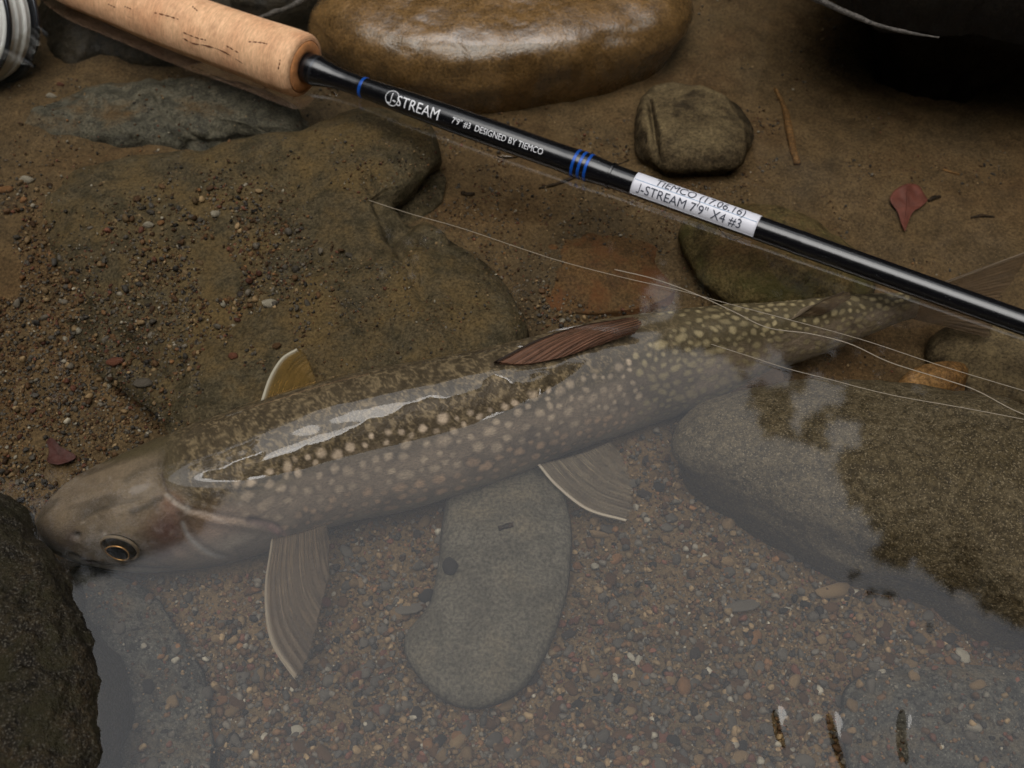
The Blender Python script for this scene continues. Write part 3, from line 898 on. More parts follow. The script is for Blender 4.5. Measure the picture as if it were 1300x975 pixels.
def dome_mesh(name, r0, r1, h0, h1, n=48, m=10, squash=1.0, off=0.0):
    a = np.linspace(0, 2 * np.pi, n, endpoint=False)
    e1 = np.cross(eN, [0, 0, 1.0]); e1 /= np.linalg.norm(e1); e2 = np.cross(e1, eN)
    t = np.linspace(0, 1, m)
    V = []
    for q in t:
        rad_ = r0 + (r1 - r0) * q
        hh = h0 + (h1 - h0) * math.sin(q * math.pi / 2)
        V.append(eP + eN * (hh + off) + rad_ * (np.cos(a)[:, None] * e1 + squash * np.sin(a)[:, None] * e2))
    V = np.array(V)
    F = [grid_faces(m, n, True)]
    VV = np.vstack([V.reshape(-1, 3), V[-1].mean(0)])
    F.append(np.stack([np.full(n, m * n), (m - 1) * n + np.arange(n), (m - 1) * n + (np.arange(n) + 1) % n], 1))
    return mesh_np(name, VV, F)


k = NT('eye_iris'); co = k.obj()
nn = k.noise(co, 900, 4, 0.7)
k.pbr(k.ramp(nn, [(0.35, lin(16, 14, 12)), (0.75, lin(48, 40, 30))]), 0.3, None, 0.15)
M_IRIS = k.m
M_PUP = mat_simple('eye_pupil', (0.004, 0.004, 0.006), 0.15, 0.15, 0.1)
M_GOLD = mat_simple('eye_gold_ring', lin(196, 150, 96), 0.25, 0.6, 0.4, 1500, Metallic=0.6)
M_LID = mat_simple('eye_rim', lin(112, 98, 80), 0.45, 0.25, 0.2)
eye = child('eye', dome_mesh('eye', er, er * 0.35, -0.0012, 0.0016, off=0.0006), M_IRIS, fish)
pup = link('pupil', dome_mesh('pupil', er * 0.60, er * 0.05, 0.0, 0.0006, off=0.0021), M_PUP, eye)
a = np.linspace(0, 2 * np.pi, 49)[:-1]
e1 = np.cross(eN, [0, 0, 1.0]); e1 /= np.linalg.norm(e1); e2 = np.cross(e1, eN)


def ring_mesh(name, rad_, off, tr, wob=0.0):
    aa = np.linspace(0, 2 * np.pi, 61)
    P = eP + eN * off + (rad_ * (1 + wob * np.sin(aa * 3 + 1)))[:, None] * (np.cos(aa)[:, None] * e1 + np.sin(aa)[:, None] * e2)
    V, F = tube(P, tr, 8, False, eN)
    return mesh_np(name, V, F)


link('iris_ring', ring_mesh('iris_ring', er * 0.63, 0.0021, er * 0.045, 0.05), M_GOLD, eye)
link('eye_rim', ring_mesh('eye_rim', er * 1.02, 0.0004, er * 0.10), M_LID, eye)

# ================================================================== water
fbv = BVHTree.FromPolygons(FV.tolist(), FF.tolist())
wx = axis_coords(-0.19, 0.19, 0.0006, 3.0, 40)
wy = np.r_[-0.14 - np.geomspace(0.001, 2.86, 40)[::-1], np.arange(-0.14, -0.0605, 0.0011), np.arange(-0.06, 0.05, 0.0005), 0.05 + np.geomspace(0.001, 2.9, 40)]
WX, WY = np.meshgrid(wx, wy, indexing='ij')
wz = np.zeros(WX.shape)
top = np.full(WX.shape, -1.0)
bb0, bb1 = FV.min(0), FV.max(0)
msk = (WX > bb0[0]) & (WX < bb1[0]) & (WY > bb0[1]) & (WY < bb1[1])
dn = Vector((0, 0, -1))
for (i, j_) in np.argwhere(msk):
    h = fbv.ray_cast(Vector((WX[i, j_], WY[i, j_], 0.1)), dn)
    if h[0] is not None: top[i, j_] = h[0].z
film = 0.0003
# the film evens out the small relief of the skin
tv = (top > -0.5).astype(float); ts_ = np.where(top > -0.5, top, 0.0); tw_ = tv.copy()
for ax_ in (0, 1):
    for _ in range(4):
        ts_ = sum(np.roll(ts_, q, ax_) for q in (-2, -1, 0, 1, 2)); tw_ = sum(np.roll(tw_, q, ax_) for q in (-2, -1, 0, 1, 2))
        ts_ /= 5; tw_ /= 5
soft = np.where((tv > 0) & (tw_ > 0.97), ts_ / np.maximum(tw_, 1e-6), top)
top_raw, top = top, np.maximum(soft + 0.00025, top - 0.0001)
b_ = np.where(top > -0.5, top + film, -0.02)
crest = top.max(axis=1, keepdims=True); cy0 = WY[np.arange(len(wx)), top.argmax(axis=1)][:, None]
b_ = b_ + np.where((top > -0.004) & (WY < cy0), 0.0024 * sstep(0.0, 0.0050, crest - top) * sstep(-0.002, 0.002, top), 0)   # the film hangs a little thicker down the near side
# a film of water clings to the back: smooth maximum of the level surface and the wet skin
s_ = 0.0007
wz = np.where(b_ > -0.01, s_ * np.logaddexp(0, b_ / s_), 0.0)
# the strip of skin where the film has broken
wpx, wpy = proj(np.stack([WX, WY, np.maximum(wz, 0)], -1))
wob = 5.0 * fbm(np.stack([wpx / 26, wpy / 26, 0 * wpx], -1), 4, 6)
STRIP = [(346, 592), (368, 582), (392, 570), (430, 556), (456, 545), (468, 536), (486, 532), (520, 517), (550, 507), (568, 508), (590, 500), (612, 494), (614, 482), (626, 476), (640, 482), (652, 492), (668, 488), (684, 488),
         (680, 500), (650, 512), (600, 536), (560, 556), (480, 580), (420, 600), (370, 612), (340, 606)]
STRIP2 = [(258, 604), (285, 598), (300, 590), (322, 581), (334, 578), (330, 584), (312, 592), (304, 600), (312, 606), (280, 606)]
DORSW = [(622, 463), (650, 448), (730, 410), (800, 396), (830, 402), (842, 430), (815, 436), (790, 432), (750, 444), (700, 460), (655, 466)]
pm = np.zeros(WX.shape)
for poly in (STRIP, STRIP2, DORSW):
    ins = in_poly(wpx + wob, wpy + wob * 0.8, poly)
    dd = poly_dist(wpx + wob, wpy + wob * 0.8, poly + poly[:1])
    pm = np.maximum(pm, np.clip(0.5 + np.where(ins, dd, -dd) / 2.6, 0, 1))
ok_ = b_ > -0.01
wz = np.where(ok_, wz - 0.0038 * np.where(pm > 0, pm, 0) * sstep(-0.001, 0.001, b_), wz)
# tiny dimples and slow ripples
base_n = np.stack([WX, WY, 0 * WX], -1)
wz += 0.000012 * fbm(base_n * 45, 2, 5)
for (qx, qy, lx, ly, rot) in [(993, 922, 0.0015, 0.0042, 6), (1067, 940, 0.0016, 0.0068, 5), (1153, 934, 0.0018, 0.0060, -12)]:
    c0 = at(qx, qy, 0.0)
    dx, dy = WX - c0[0], WY - c0[1]
    cr, sr = math.cos(R(rot)), math.sin(R(rot))
    a_ = (dx * cr + dy * sr) / lx; b2 = (-dx * sr + dy * cr) / ly
    q2 = a_ * a_ + b2 * b2
    wz -= 0.0009 * np.exp(-q2)
    rr_ = np.sqrt(q2)
water_me = mesh_np('water', np.stack([WX, WY, wz], -1).reshape(-1, 3), grid_faces(len(wx), len(wy)))
k = NT('water_surface')
fr = k.n('ShaderNodeFresnel'); fr.inputs['IOR'].default_value = 1.7
gl = k.n('ShaderNodeBsdfGlossy'); gl.inputs['Roughness'].default_value = 0.032
tr = k.n('ShaderNodeBsdfTransparent'); tr.inputs[0].default_value = (0.97, 0.965, 0.94, 1)
mx = k.n('ShaderNodeMixShader')
geo = k.n('ShaderNodeNewGeometry')          # light leaving the water upwards passes as freely as light entering it
fmx = k.n('ShaderNodeMix', data_type='FLOAT')
k.l(geo.outputs['Backfacing'], fmx.inputs[0]); k.l(fr.outputs[0], fmx.inputs[2]); fmx.inputs[3].default_value = 0.04
k.l(fmx.outputs[0], mx.inputs[0]); k.l(tr.outputs[0], mx.inputs[1]); k.l(gl.outputs[0], mx.inputs[2])
k.l(mx.outputs[0], k.out.inputs[0])
water = link('water', water_me, k.m)
tag(water, kind='structure')

# ================================================================== fly rod
RZ0, RZ1 = 0.0030, 0.0010
RA, RB = at(405, 91, RZ0), at(1300, 410, RZ1)
rd = (RB - RA) / np.linalg.norm(RB - RA)
ts = np.linspace(-0.35, 0.6, 4000)
tpx, _ = proj(RA + ts[:, None] * rd)
good = (((RA + ts[:, None] * rd) - CAM) @ CF) > 0.05


def rt(px):
    return float(np.interp(px, tpx[good], ts[good]))


def rP(px):
    return RA + rt(px) * rd


def rr_(px, r):
    return r * mpp(rP(px))


def frame_at(P):
    v = CAM - P
    v = v - rd * (v @ rd); v /= np.linalg.norm(v)       # towards the camera
    u = np.cross(rd, v)                                # image up side
    if u @ CU < 0: u = -u
    return v, u


RV, RU = frame_at(rP(800))


def lathe(name, prof, nseg=40, mat=None, parent=None, lab=None, cap=True):
    """prof: list of (t along the rod in metres, radius in metres)"""
    prof = np.array(prof, float)
    a = np.linspace(0, 2 * np.pi, nseg, endpoint=False)
    V = (RA + prof[:, 0, None] * rd)[:, None] + prof[:, 1, None, None] * (np.cos(a)[:, None] * RV + np.sin(a)[:, None] * RU)[None]
    F = [grid_faces(len(prof), nseg, True)]
    V = V.reshape(-1, 3)
    if cap:
        V = np.vstack([V, RA + prof[0, 0] * rd, RA + prof[-1, 0] * rd])
        j = np.arange(nseg); j2 = (j + 1) % nseg; n = len(prof) * nseg
        F += [np.stack([np.full(nseg, n), j2, j], 1), np.stack([np.full(nseg, n + 1), n - nseg + j, n - nseg + j2], 1)]
    return child(name, mesh_np(name, V, F), mat, parent, lab)


rod = bpy.data.objects.new('fly_rod', None)
COL.objects.link(rod); rod.location = (*RA[:2], RZ0 - 0.012); rod.empty_display_size = 0.02
tag(rod, 'black glossy fly rod with cork grip and white paper sticker above the fish', 'fishing rod')

k = NT('black_lacquer'); co = k.obj()
n1 = k.noise(co, 500, 3, 0.6); n2 = k.noise(co, 1900, 2, 0.6)
cb = k.mix(k.ramp(n2, [(0.66, (0, 0, 0)), (0.74, (0.6, 0.6, 0.6))]), (0.004, 0.004, 0.005), (0.12, 0.12, 0.12))
k.pbr(cb, k.ramp(n1, [(0.3, (0.15,) * 3), (0.7, (0.22,) * 3)]), k.bump(n1, 0.0001, 0.2), 0.75)
M_BLACK = k.m
k = NT('cork'); co = k.obj()
n1 = k.noise(co, 60, 4, 0.6); n2 = k.noise(co, 420, 4, 0.7); n3 = k.noise(co, 1600, 2, 0.6)
mp = k.n('ShaderNodeMapping'); k.l(co, mp.inputs[0])
yaw = math.atan2(rd[1], rd[0])
mp.vector_type = 'TEXTURE'; mp.inputs['Rotation'].default_value = (0, 0, yaw); mp.inputs['Scale'].default_value = (0.18, 1.0, 1.0)
streak = k.noise(mp.outputs[0], 420, 3, 0.6)
mp2 = k.n('ShaderNodeMapping'); k.l(co, mp2.inputs[0]); mp2.vector_type = 'TEXTURE'
mp2.inputs['Rotation'].default_value = (0, 0, yaw); mp2.inputs['Scale'].default_value = (1.0, 0.16, 0.16)
pores = k.noise(mp2.outputs[0], 60, 3, 0.6, 0.2)
c = k.ramp(n1, [(0.3, lin(212, 160, 120)), (0.6, lin(234, 190, 148)), (0.8, lin(220, 170, 128))])
c = k.mix(0.75, c, k.ramp(streak, [(0.3, (0.66, 0.60, 0.56)), (0.7, (1.18, 1.18, 1.18))]), 'MULTIPLY')
mp3 = k.n('ShaderNodeMapping'); k.l(co, mp3.inputs[0]); mp3.vector_type = 'TEXTURE'
mp3.inputs['Rotation'].default_value = (0, 0, yaw); mp3.inputs['Scale'].default_value = (0.12, 1.4, 1.4)
ringn = k.noise(mp3.outputs[0], 70, 3, 0.6)
c = k.mix(0.6, c, k.ramp(ringn, [(0.3, (0.78, 0.74, 0.70)), (0.65, (1.1, 1.1, 1.1))]), 'MULTIPLY')
grime = k.noise(co, 130, 5, 0.7)
c = k.mix(k.ramp(grime, [(0.52, (0, 0, 0)), (0.72, (0.5, 0.5, 0.5))]), c, lin(160, 110, 78))
c = k.mix(k.ramp(pores, [(0.70, (0, 0, 0)), (0.75, (0.75, 0.75, 0.75))]), c, lin(134, 78, 48))
c = k.mix(k.ramp(n2, [(0.66, (0, 0, 0)), (0.72, (0.7, 0.7, 0.7))]), c, lin(120, 70, 44))
hh = k.math('SUBTRACT', k.math('MULTIPLY', n3, 0.25), k.ramp(pores, [(0.70, (0, 0, 0)), (0.75, (1, 1, 1))]))
k.pbr(c, 0.62, k.bump(hh, 0.0006, 0.6), 0.35)
M_CORK = k.m
M_CORKEND = mat_simple('cork_end', lin(196, 134, 84), 0.5, 0.4, 0.35, 350, 0.0004)
M_BLUE = mat_simple('blue_thread', lin(16, 74, 160), 0.3, 0.5, 0.8, 2600, Metallic=0.2)
M_STICK = mat_simple('white_paper', lin(214, 214, 222), 0.35, 0.45, 0.03, 300)
M_INKW = mat_simple('silver_ink', lin(225, 225, 228), 0.35, 0.4, 0.08, 900)
M_INKG = mat_simple('grey_ink', lin(62, 66, 78), 0.5, 0.3, 0.08, 900)
M_INKB = mat_simple('blue_ink', lin(140, 170, 200), 0.5, 0.3, 0.05, 900)
M_GUN = mat_simple('gunmetal', lin(70, 72, 76), 0.25, 0.6, 0.2, 300, Metallic=0.8)
M_LINE = mat_simple('white_fly_line', lin(206, 206, 200), 0.45, 0.4, 0.08, 500)

# cork grip, seen to its rounded front end, on towards the reel out of the picture
g0 = rt(398)
gp = []
for px, r in [(60, 20), (75, 25), (95, 29), (120, 30.5), (160, 33), (220, 37), (275, 38), (330, 39.5), (360, 41), (380, 41)]:
    gp.append((rt(px), rr_(px, r)))
gp = [tuple(q) for q in catmull(np.array(gp), 60)]
rl = gp[-1][1]; tl = gp[-1][0]
for q in np.linspace(0.1, 1, 10):
    gp.append((tl + rl * 0.22 * math.sin(q * math.pi / 2), rl * (1 - 0.18 * (1 - math.cos(q * math.pi / 2)))))
grip = lathe('cork_grip', gp, 72, M_CORK, rod)
t1 = gp[-1][0]; r1 = gp[-1][1]
face = [(t1 - 0.0005, r1 * 1.0), (t1 + 0.0006, r1 * 0.93), (t1 + 0.0009, r1 * 0.7), (t1 + 0.0004, r1 * 0.45), (t1 - 0.001, r1 * 0.42)]
lathe('cork_end', face, 60, M_CORKEND, rod, 'darker cork front face of the grip', cap=False)
# hand-worn cracks of the cork: short dark grooves lying in its skin
for pts in ([(232, 41), (250, 48), (262, 51)], [(232, 48), (245, 55), (262, 58), (285, 66), (312, 83)], [(287, 58), (305, 68)], [(315, 53), (330, 54), (340, 56)], [(195, 16), (212, 20), (228, 25)], [(137, 5), (148, 10)], [(158, 8), (168, 12)], [(244, 8), (252, 15)], [(356, 75), (353, 90)]):
    pp = catmull(np.array(pts, float), 14) if len(pts) > 2 else resample(np.array(pts, float), 10)
    out = []
    for x, y in pp:
        o_ = CAM; d_ = ray(x, y)
        best = None
        # meet the grip surface: march along the ray
        tm = np.linspace(0.2, 0.9, 3000)
        Q = o_ + tm[:, None] * d_
        al = (Q - RA) @ rd
        dr = np.linalg.norm(Q - RA - al[:, None] * rd, axis=1)
        rg = np.interp(al, [q[0] for q in gp], [q[1] for q in gp])
        hit = np.argmax(dr < rg)
        if dr[hit] < rg[hit]: out.append(Q[hit])
    if len(out) > 3:
        w_ = np.full(len(out), 0.00022) * (1 + 0.8 * np.sin(np.arange(len(out)) * 2.1)); w_[0] = w_[-1] = 0.00005
        V, F = tube(np.array(out), w_, 6)
        child('cork_crack', mesh_np('cork_crack', V, F), mat_simple('cork_crack', lin(88, 50, 34), 0.8, 0.1), rod)

# black blank with its swellings: check, winding, ferrule
bp = []
for px, r in [(385, 19), (397, 19.5), (404, 19), (412, 17), (424, 14.6), (440, 13.2), (458, 12.8), (480, 13.6), (520, 15.4), (580, 16.6), (640, 17), (690, 17), (712, 17), (730, 17.8), (752, 17.6), (768, 16.2), (778, 15.4), (800, 15.2), (880, 15.4), (960, 15.6), (1010, 15.7), (1016, 16.4), (1024, 15.8), (1100, 15.8), (1200, 15.8), (1300, 15.9), (1420, 15.8)]:
    bp.append((rt(px), rr_(px, r)))
bp = np.array(bp)
bt = np.linspace(bp[0, 0], bp[-1, 0], 400)
bprof = np.stack([bt, np.interp(bt, bp[:, 0], bp[:, 1])], 1)
for _ in range(2): bprof[1:-1, 1] = (bprof[:-2, 1] + bprof[1:-1, 1] + bprof[2:, 1]) / 3
lathe('blank', bprof, 48, M_BLACK, rod, 'black lacquered rod blank')


def brad(t): return float(np.interp(t, bprof[:, 0], bprof[:, 1]))


def band(name, px0, px1, mat, lift=0.00012, nm=None):
    tq = np.linspace(rt(px0), rt(px1), 8)
    pr = [(tq[0], brad(tq[0]) - 0.0002)] + [(q, brad(q) + lift) for q in tq] + [(tq[-1], brad(tq[-1]) - 0.0002)]
    return lathe(name, pr, 48, mat, rod, nm, cap=False)


for a_, b2 in ((460.5, 464), (730.5, 734), (738.5, 742), (746.5, 750)):
    band('blue_winding', a_, b2, M_BLUE)
band('winding_ring', 401, 404, M_GUN, 0.0001)
band('ferrule_ridge', 775, 778, M_BLACK, 0.0005)


def wrap(t, al, lift):
    """a point on the rod's skin: t along it, al the angle up from the line facing the camera"""
    t = np.asarray(t, float); al = np.asarray(al, float)
    r = np.interp(t, bprof[:, 0], bprof[:, 1]) + lift
    return RA + t[..., None] * rd + r[..., None] * (np.cos(al)[..., None] * RV + np.sin(al)[..., None] * RU)


# paper sticker: a curved sheet round the blank
ta, tb = rt(806), rt(962)
Tg, Ag = np.meshgrid(np.linspace(ta, tb, 50), np.linspace(R(-50), R(112), 30), indexing='ij')
Tg = Tg + 0.0022 * np.sin(Ag) * 0.0
A_ = wrap(Tg, Ag, 0.00016).reshape(-1, 3); B_ = wrap(Tg, Ag, 0.00004).reshape(-1, 3)
F = grid_faces(50, 30); n = len(A_)
rim = np.r_[np.arange(30), np.arange(1, 50) * 30 + 29, 49 * 30 + np.arange(28, -1, -1), np.arange(48, 0, -1) * 30]; r2 = np.roll(rim, -1)
sticker = child('sticker', mesh_np('sticker', np.vstack([A_, B_]), [F, F[:, ::-1] + n, np.stack([rim, rim + n, r2 + n, r2], 1)]), M_STICK, rod, 'white paper sticker printed in grey')


def lettering(text, px0, px1, al, h_ratio, mat, parent, shear=0.0, lift=0.0003):
    """printed letters bent round the rod, filling px0..px1 along it"""
    jj = text.startswith('J')
    cu = bpy.data.curves.new('lettering', 'FONT'); cu.body = text[1:] if jj else text; cu.shear = shear
    cu.resolution_u = 4; cu.extrude = 0.0
    ob = bpy.data.objects.new('lettering', cu); COL.objects.link(ob)
    dg = bpy.context.evaluated_depsgraph_get(); dg.update()
    me = bpy.data.meshes.new_from_object(ob.evaluated_get(dg))
    bpy.data.objects.remove(ob)
    import bmesh
    bm = bmesh.new(); bm.from_mesh(me)
    for yy in np.linspace(-0.25, 0.95, 25):
        bmesh.ops.bisect_plane(bm, geom=bm.verts[:] + bm.edges[:] + bm.faces[:], plane_co=(0, float(yy), 0), plane_no=(0, 1, 0))
    bm.to_mesh(me); bm.free()
    n = len(me.vertices); co_ = np.empty(n * 3, np.float32); me.vertices.foreach_get('co', co_); co_ = co_.reshape(-1, 3)
    x0, x1 = co_[:, 0].min() - (0.40 if jj else 0), co_[:, 0].max()
    ta_, tb_ = rt(px0), rt(px1)
    sc = (tb_ - ta_) / (x1 - x0)
    yv = (co_[:, 1] - 0.35) * sc * h_ratio
    tv = ta_ + (co_[:, 0] - x0) * sc
    P = wrap(tv, al + yv / brad((ta_ + tb_) / 2), lift)
    me.vertices.foreach_set('co', P.astype(np.float32).ravel()); me.update()
    me.name = 'lettering'
    if jj:                     # a hooked J of its own, in the same stroke width
        jp = catmull(np.array([(0.26, 0.70), (0.26, 0.45), (0.26, 0.16), (0.22, 0.03), (0.12, -0.02), (0.02, 0.02)]), 24)
        V, F = tube(wrap(ta_ + jp[:, 0] * sc, al + (jp[:, 1] - 0.35) * sc * h_ratio / brad(ta_), lift - 0.00005), 0.036 * sc, 6)
        jm = mesh_np('lettering', V, F)
        child('lettering', jm, mat, parent) if parent.type == 'EMPTY' else link('lettering', jm, mat, parent)
    return child('lettering', me, mat, parent) if parent.type == 'EMPTY' else link('lettering', me, mat, parent)


lettering('J-STREAM', 500, 564, R(-2), 1.05, M_INKW, rod)
lettering('7\'9" #3  DESIGNED BY TIEMCO', 581, 695, R(-2), 1.1, M_INKW, rod)
cj = rt(504.5); aa = np.linspace(0, 2 * np.pi, 49)
rc = rr_(503, 9.3)
V, F = tube(wrap(cj + rc * np.cos(aa), R(-2) + rc * np.sin(aa) / brad(cj), 0.0002), 0.00016, 6, False)
child('emblem_ring', mesh_np('emblem_ring', V, F), M_INKW, rod)
lettering('J-STREAM 7\'9" X4 #3', 813, 944, R(-9), 1.0, M_INKG, sticker, lift=0.00034)
lettering('TIEMCO (17.06.16)', 832, 944, R(47), 1.0, M_INKG, sticker, 0.1, lift=0.00034)
V, F = tube(wrap(np.linspace(ta + 0.0005, tb - 0.0005, 20), np.full(20, R(24)), 0.00018), 0.00012, 6)
link('printed_rule', mesh_np('printed_rule', V, F), M_INKB, sticker)
# loose thread under the sticker and water drops hanging from the blank
tp = wrap(np.linspace(rt(918), rt(950), 16), R(-75) - 0.5 * np.sin(np.linspace(0, np.pi, 16)), 0.0002) - np.outer(np.sin(np.linspace(0, np.pi, 16)), [0, 0.0012, 0.0022])
V, F = tube(tp, 0.00013, 6)
child('loose_thread', mesh_np('loose_thread', V, F), M_GUN, rod)

k = NT('water_drop')
gb = k.n('ShaderNodeBsdfGlass'); gb.inputs['IOR'].default_value = 1.33; gb.inputs['Roughness'].default_value = 0.0
k.l(gb.outputs[0], k.out.inputs[0]); M_DROP = k.m


def drop(px, al, r, stretch, lab):
    c0 = wrap(np.array(rt(px)), np.array(al), 0.0)
    a = np.linspace(0, 2 * np.pi, 16, endpoint=False); ph = np.linspace(0.02, np.pi - 0.02, 12)
    V = []
    for q in ph:
        zz_ = math.cos(q); rad_ = math.sin(q) * r * (1 - 0.35 * (zz_ > 0) * zz_)
        V.append(np.stack([rad_ * np.cos(a) * (stretch if stretch > 1.5 else 1), rad_ * np.sin(a), np.full(16, zz_ * r * (1.4 if stretch <= 1.5 else 0.6))], -1))
    V = np.array(V).reshape(-1, 3) + c0 - np.array([0, 0, r * 0.7])
    o = link('water_drop', mesh_np('water_drop', V, grid_faces(12, 16, True)), M_DROP, origin=tuple(c0 - np.array([0, 0, r * 1.6])))
    tag(o, lab, 'water drop')


drop(430, R(-80), 0.0016, 1, 'clear water drop hanging under the rod just ahead of the cork grip')
drop(652, R(-80), 0.0015, 3, 'flat water drop clinging under the printed part of the rod')

# reel: coiled white line between gunmetal rims, beside the butt of the grip
RC = at(-52, 22, 0.004)
rax = np.cross(rd, [0, 0, 1.0]); rax /= np.linalg.norm(rax)
if rax @ (CAM - RC) < 0: rax = -rax
rax = rax * 0.85 + np.array([0, 0, 0.55]); rax -= rd * (rax @ rd) * 0.6; rax /= np.linalg.norm(rax)
q1 = np.cross(rax, [0, 0, 1.0]); q1 /= np.linalg.norm(q1); q2 = np.cross(rax, q1)
rR = 84 * mpp(RC)


def hoop(name, rad_, tr_, off, mat, parent, n=90):
    aa = np.linspace(0, 2 * np.pi, n)
    P = RC + rax * off + rad_ * (np.cos(aa)[:, None] * q1 + np.sin(aa)[:, None] * q2)
    V, F = tube(P, tr_, 10, False, rax)
    me = mesh_np(name, V, F)
    return child(name, me, mat, parent)


def disc(name, r0, r1, off, th_, mat, parent):
    aa = np.linspace(0, 2 * np.pi, 64, endpoint=False)
    V = []
    for rad_, o_ in ((r0, off), (r1, off), (r1, off + th_), (r0, off + th_), (r0, off)):
        V.append(RC + rax * o_ + rad_ * (np.cos(aa)[:, None] * q1 + np.sin(aa)[:, None] * q2))
    return child(name, mesh_np(name, np.array(V).reshape(-1, 3), grid_faces(5, 64, True), smooth=False), mat, parent)


reel = disc('reel', rR * 0.18, rR * 0.99, -0.016, 0.002, M_GUN, rod)
reel['label'] = 'reel with white line on its spool'
hoop('reel_rim', rR, 0.0011, 0.0, M_GUN, rod)
hoop('reel_rim', rR, 0.0011, -0.015, M_GUN, rod)
for i, (rad_, off) in enumerate([(0.95, -0.0015), (0.90, -0.0005), (0.84, 0.0002), (0.78, -0.0003), (0.72, 0.0), (0.93, -0.006), (0.94, -0.010), (0.66, -0.0005), (0.60, -0.001)]):
    hoop('line_coil', rR * rad_, 0.0011, off, M_LINE, rod)
disc('line_core', rR * 0.3, rR * 0.94, -0.013, 0.0118, M_LINE, rod)
disc('spool_hub', rR * 0.05, rR * 0.32, -0.014, 0.0155, M_GUN, rod)
seat = np.linspace(rt(60), rt(60) - 0.09, 20)
lathe('reel_seat', [(q, rr_(60, 20) * (0.8 if 2 < i < 17 else 0.95)) for i, q in enumerate(seat)], 32, M_GUN, rod)
foot = np.array([RA + (rt(60) - 0.045) * rd, RC - rax * 0.008])
V, F = tube(resample(foot, 10), np.linspace(0.004, 0.003, 10), 10)
child('reel_foot', mesh_np('reel_foot', V, F), M_GUN, rod)

# ================================================================== gravel
SV = np.vstack(SOLID_V); SF = np.vstack(SOLID_F); SI = np.concatenate(SOLID_ID)
bvh = BVHTree.FromPolygons(SV.tolist(), SF.tolist())
PAL = {'grey': [(112, 104, 93), (98, 91, 82), (122, 113, 100), (86, 81, 75)], 'tan': [(150, 124, 90), (132, 108, 78), (164, 138, 102)], 'brown': [(104, 78, 54), (90, 66, 46), (118, 88, 60)],
       'red': [(126, 82, 64), (116, 76, 60)], 'orange': [(146, 106, 70), (134, 96, 64)], 'white': [(186, 176, 156), (168, 158, 140)], 'dark': [(54, 50, 46), (66, 58, 52)]}
PW = {'grey': 0.36, 'tan': 0.18, 'brown': 0.28, 'red': 0.06, 'orange': 0.035, 'white': 0.025, 'dark': 0.07}


def ico(sub):
    import bmesh
    b = bmesh.new(); bmesh.ops.create_icosphere(b, subdivisions=sub, radius=1.0)
    b.verts.ensure_lookup_table()
    V = np.array([v.co[:] for v in b.verts]); F = np.array([[v.index for v in f.verts] for f in b.faces])
    b.free()
    return V, F


def pebble_shape(sub, seed):
    V, F = ico(sub)
    g = np.random.default_rng(seed)
    for _ in range(8):                       # knock flats off the ball
        d = g.normal(size=3); d /= np.linalg.norm(d)
        h = g.uniform(0.45, 0.85)
        over = np.clip(V @ d - h, 0, None)
        V = V - over[:, None] * d * 0.9
    V = V * g.uniform([0.8, 0.62, 0.5], [1.25, 0.95, 0.85])
    V = V * (1 + 0.10 * vnoise(V * 1.7 + seed, seed))[:, None]
    return V, F


LEFTZ = [(-200, 250), (30, 235), (60, 285), (110, 345), (170, 300), (210, 225), (300, 225), (360, 270), (420, 330), (430, 400), (330, 440), (290, 430), (250, 470), (210, 520), (160, 590), (80, 650), (-200, 640)]
LOWZ = [(100, 740), (330, 725), (345, 705), (420, 672), (600, 640), (700, 600), (870, 530), (900, 640), (1000, 700), (1120, 745), (1300, 830), (1500, 860), (1500, 1120), (-100, 1120)]
MIDZ = [(680, 400), (690, 360), (760, 390), (860, 385), (800, 405), (720, 420)]


def surf(px, py):
    d = Vector(ray(px, py))
    h = bvh.ray_cast(Vector(CAM), d)
    if h[0] is None: return None
    return np.array(h[0]), np.array(h[1]), int(SI[h[2]])


def gsize(px, py, zone):
    if zone == 'low': return float(np.clip(RNG.lognormal(0.86, 0.5), 1.2, 8.0)) * (1 + 0.35 * max(0, (py - 650) / 325))
    if zone == 'left': return float(np.clip(RNG.lognormal(0.68, 0.45), 1.1, 6))
    return float(np.clip(RNG.lognormal(0.5, 0.35), 1.0, 3.0))


grains = []          # (pos, normal, radius m, colour key)
keys = list(PW); wts = np.array([PW[q] for q in keys]); wts /= wts.sum()


def scatter(n, box, test, zone, rockp, bias=None):
    xs = RNG.uniform(box[0], box[2], n); ys = RNG.uniform(box[1], box[3], n)
    dens = fbm(np.stack([xs / 70, ys / 70, 0 * xs], -1), 3, 9)
    keep = test(xs, ys, dens)
    ck = RNG.choice(len(keys), n, p=wts)
    for x, y, q in zip(xs[keep], ys[keep], ck[keep]):
        h = surf(x, y)
        if h is None: continue
        P, N, rid = h
        if rid and (not ROCKS[rid][1] or RNG.random() > rockp): continue
        if N[2] < 0.35: continue
        grains.append((P, gsize(x, y, zone) * mpp(P), keys[q], zone))


scatter(62000, (-200, 520, 1500, 1120), lambda x, y, d: in_poly(x, y, LOWZ), 'low', 0.22)
scatter(34000, (-200, 200, 470, 660), lambda x, y, d: in_poly(x + 60 * d + RNG.normal(0, 22, len(x)), y + 50 * d + RNG.normal(0, 18, len(x)), LEFTZ) & (d > -0.3), 'left', 0.75)
scatter(7000, (-150, 60, 700, 600), lambda x, y, d: d > -0.05, 'sand', 0.55)
scatter(6500, (420, 150, 1000, 420), lambda x, y, d: d > 0.0, 'sand', 0.4)
scatter(1500, (680, 350, 880, 430), lambda x, y, d: in_poly(x, y, MIDZ), 'left', 0.3)
scatter(5000, (850, 0, 1400, 530), lambda x, y, d: d > 0.15, 'sand', 0.2)

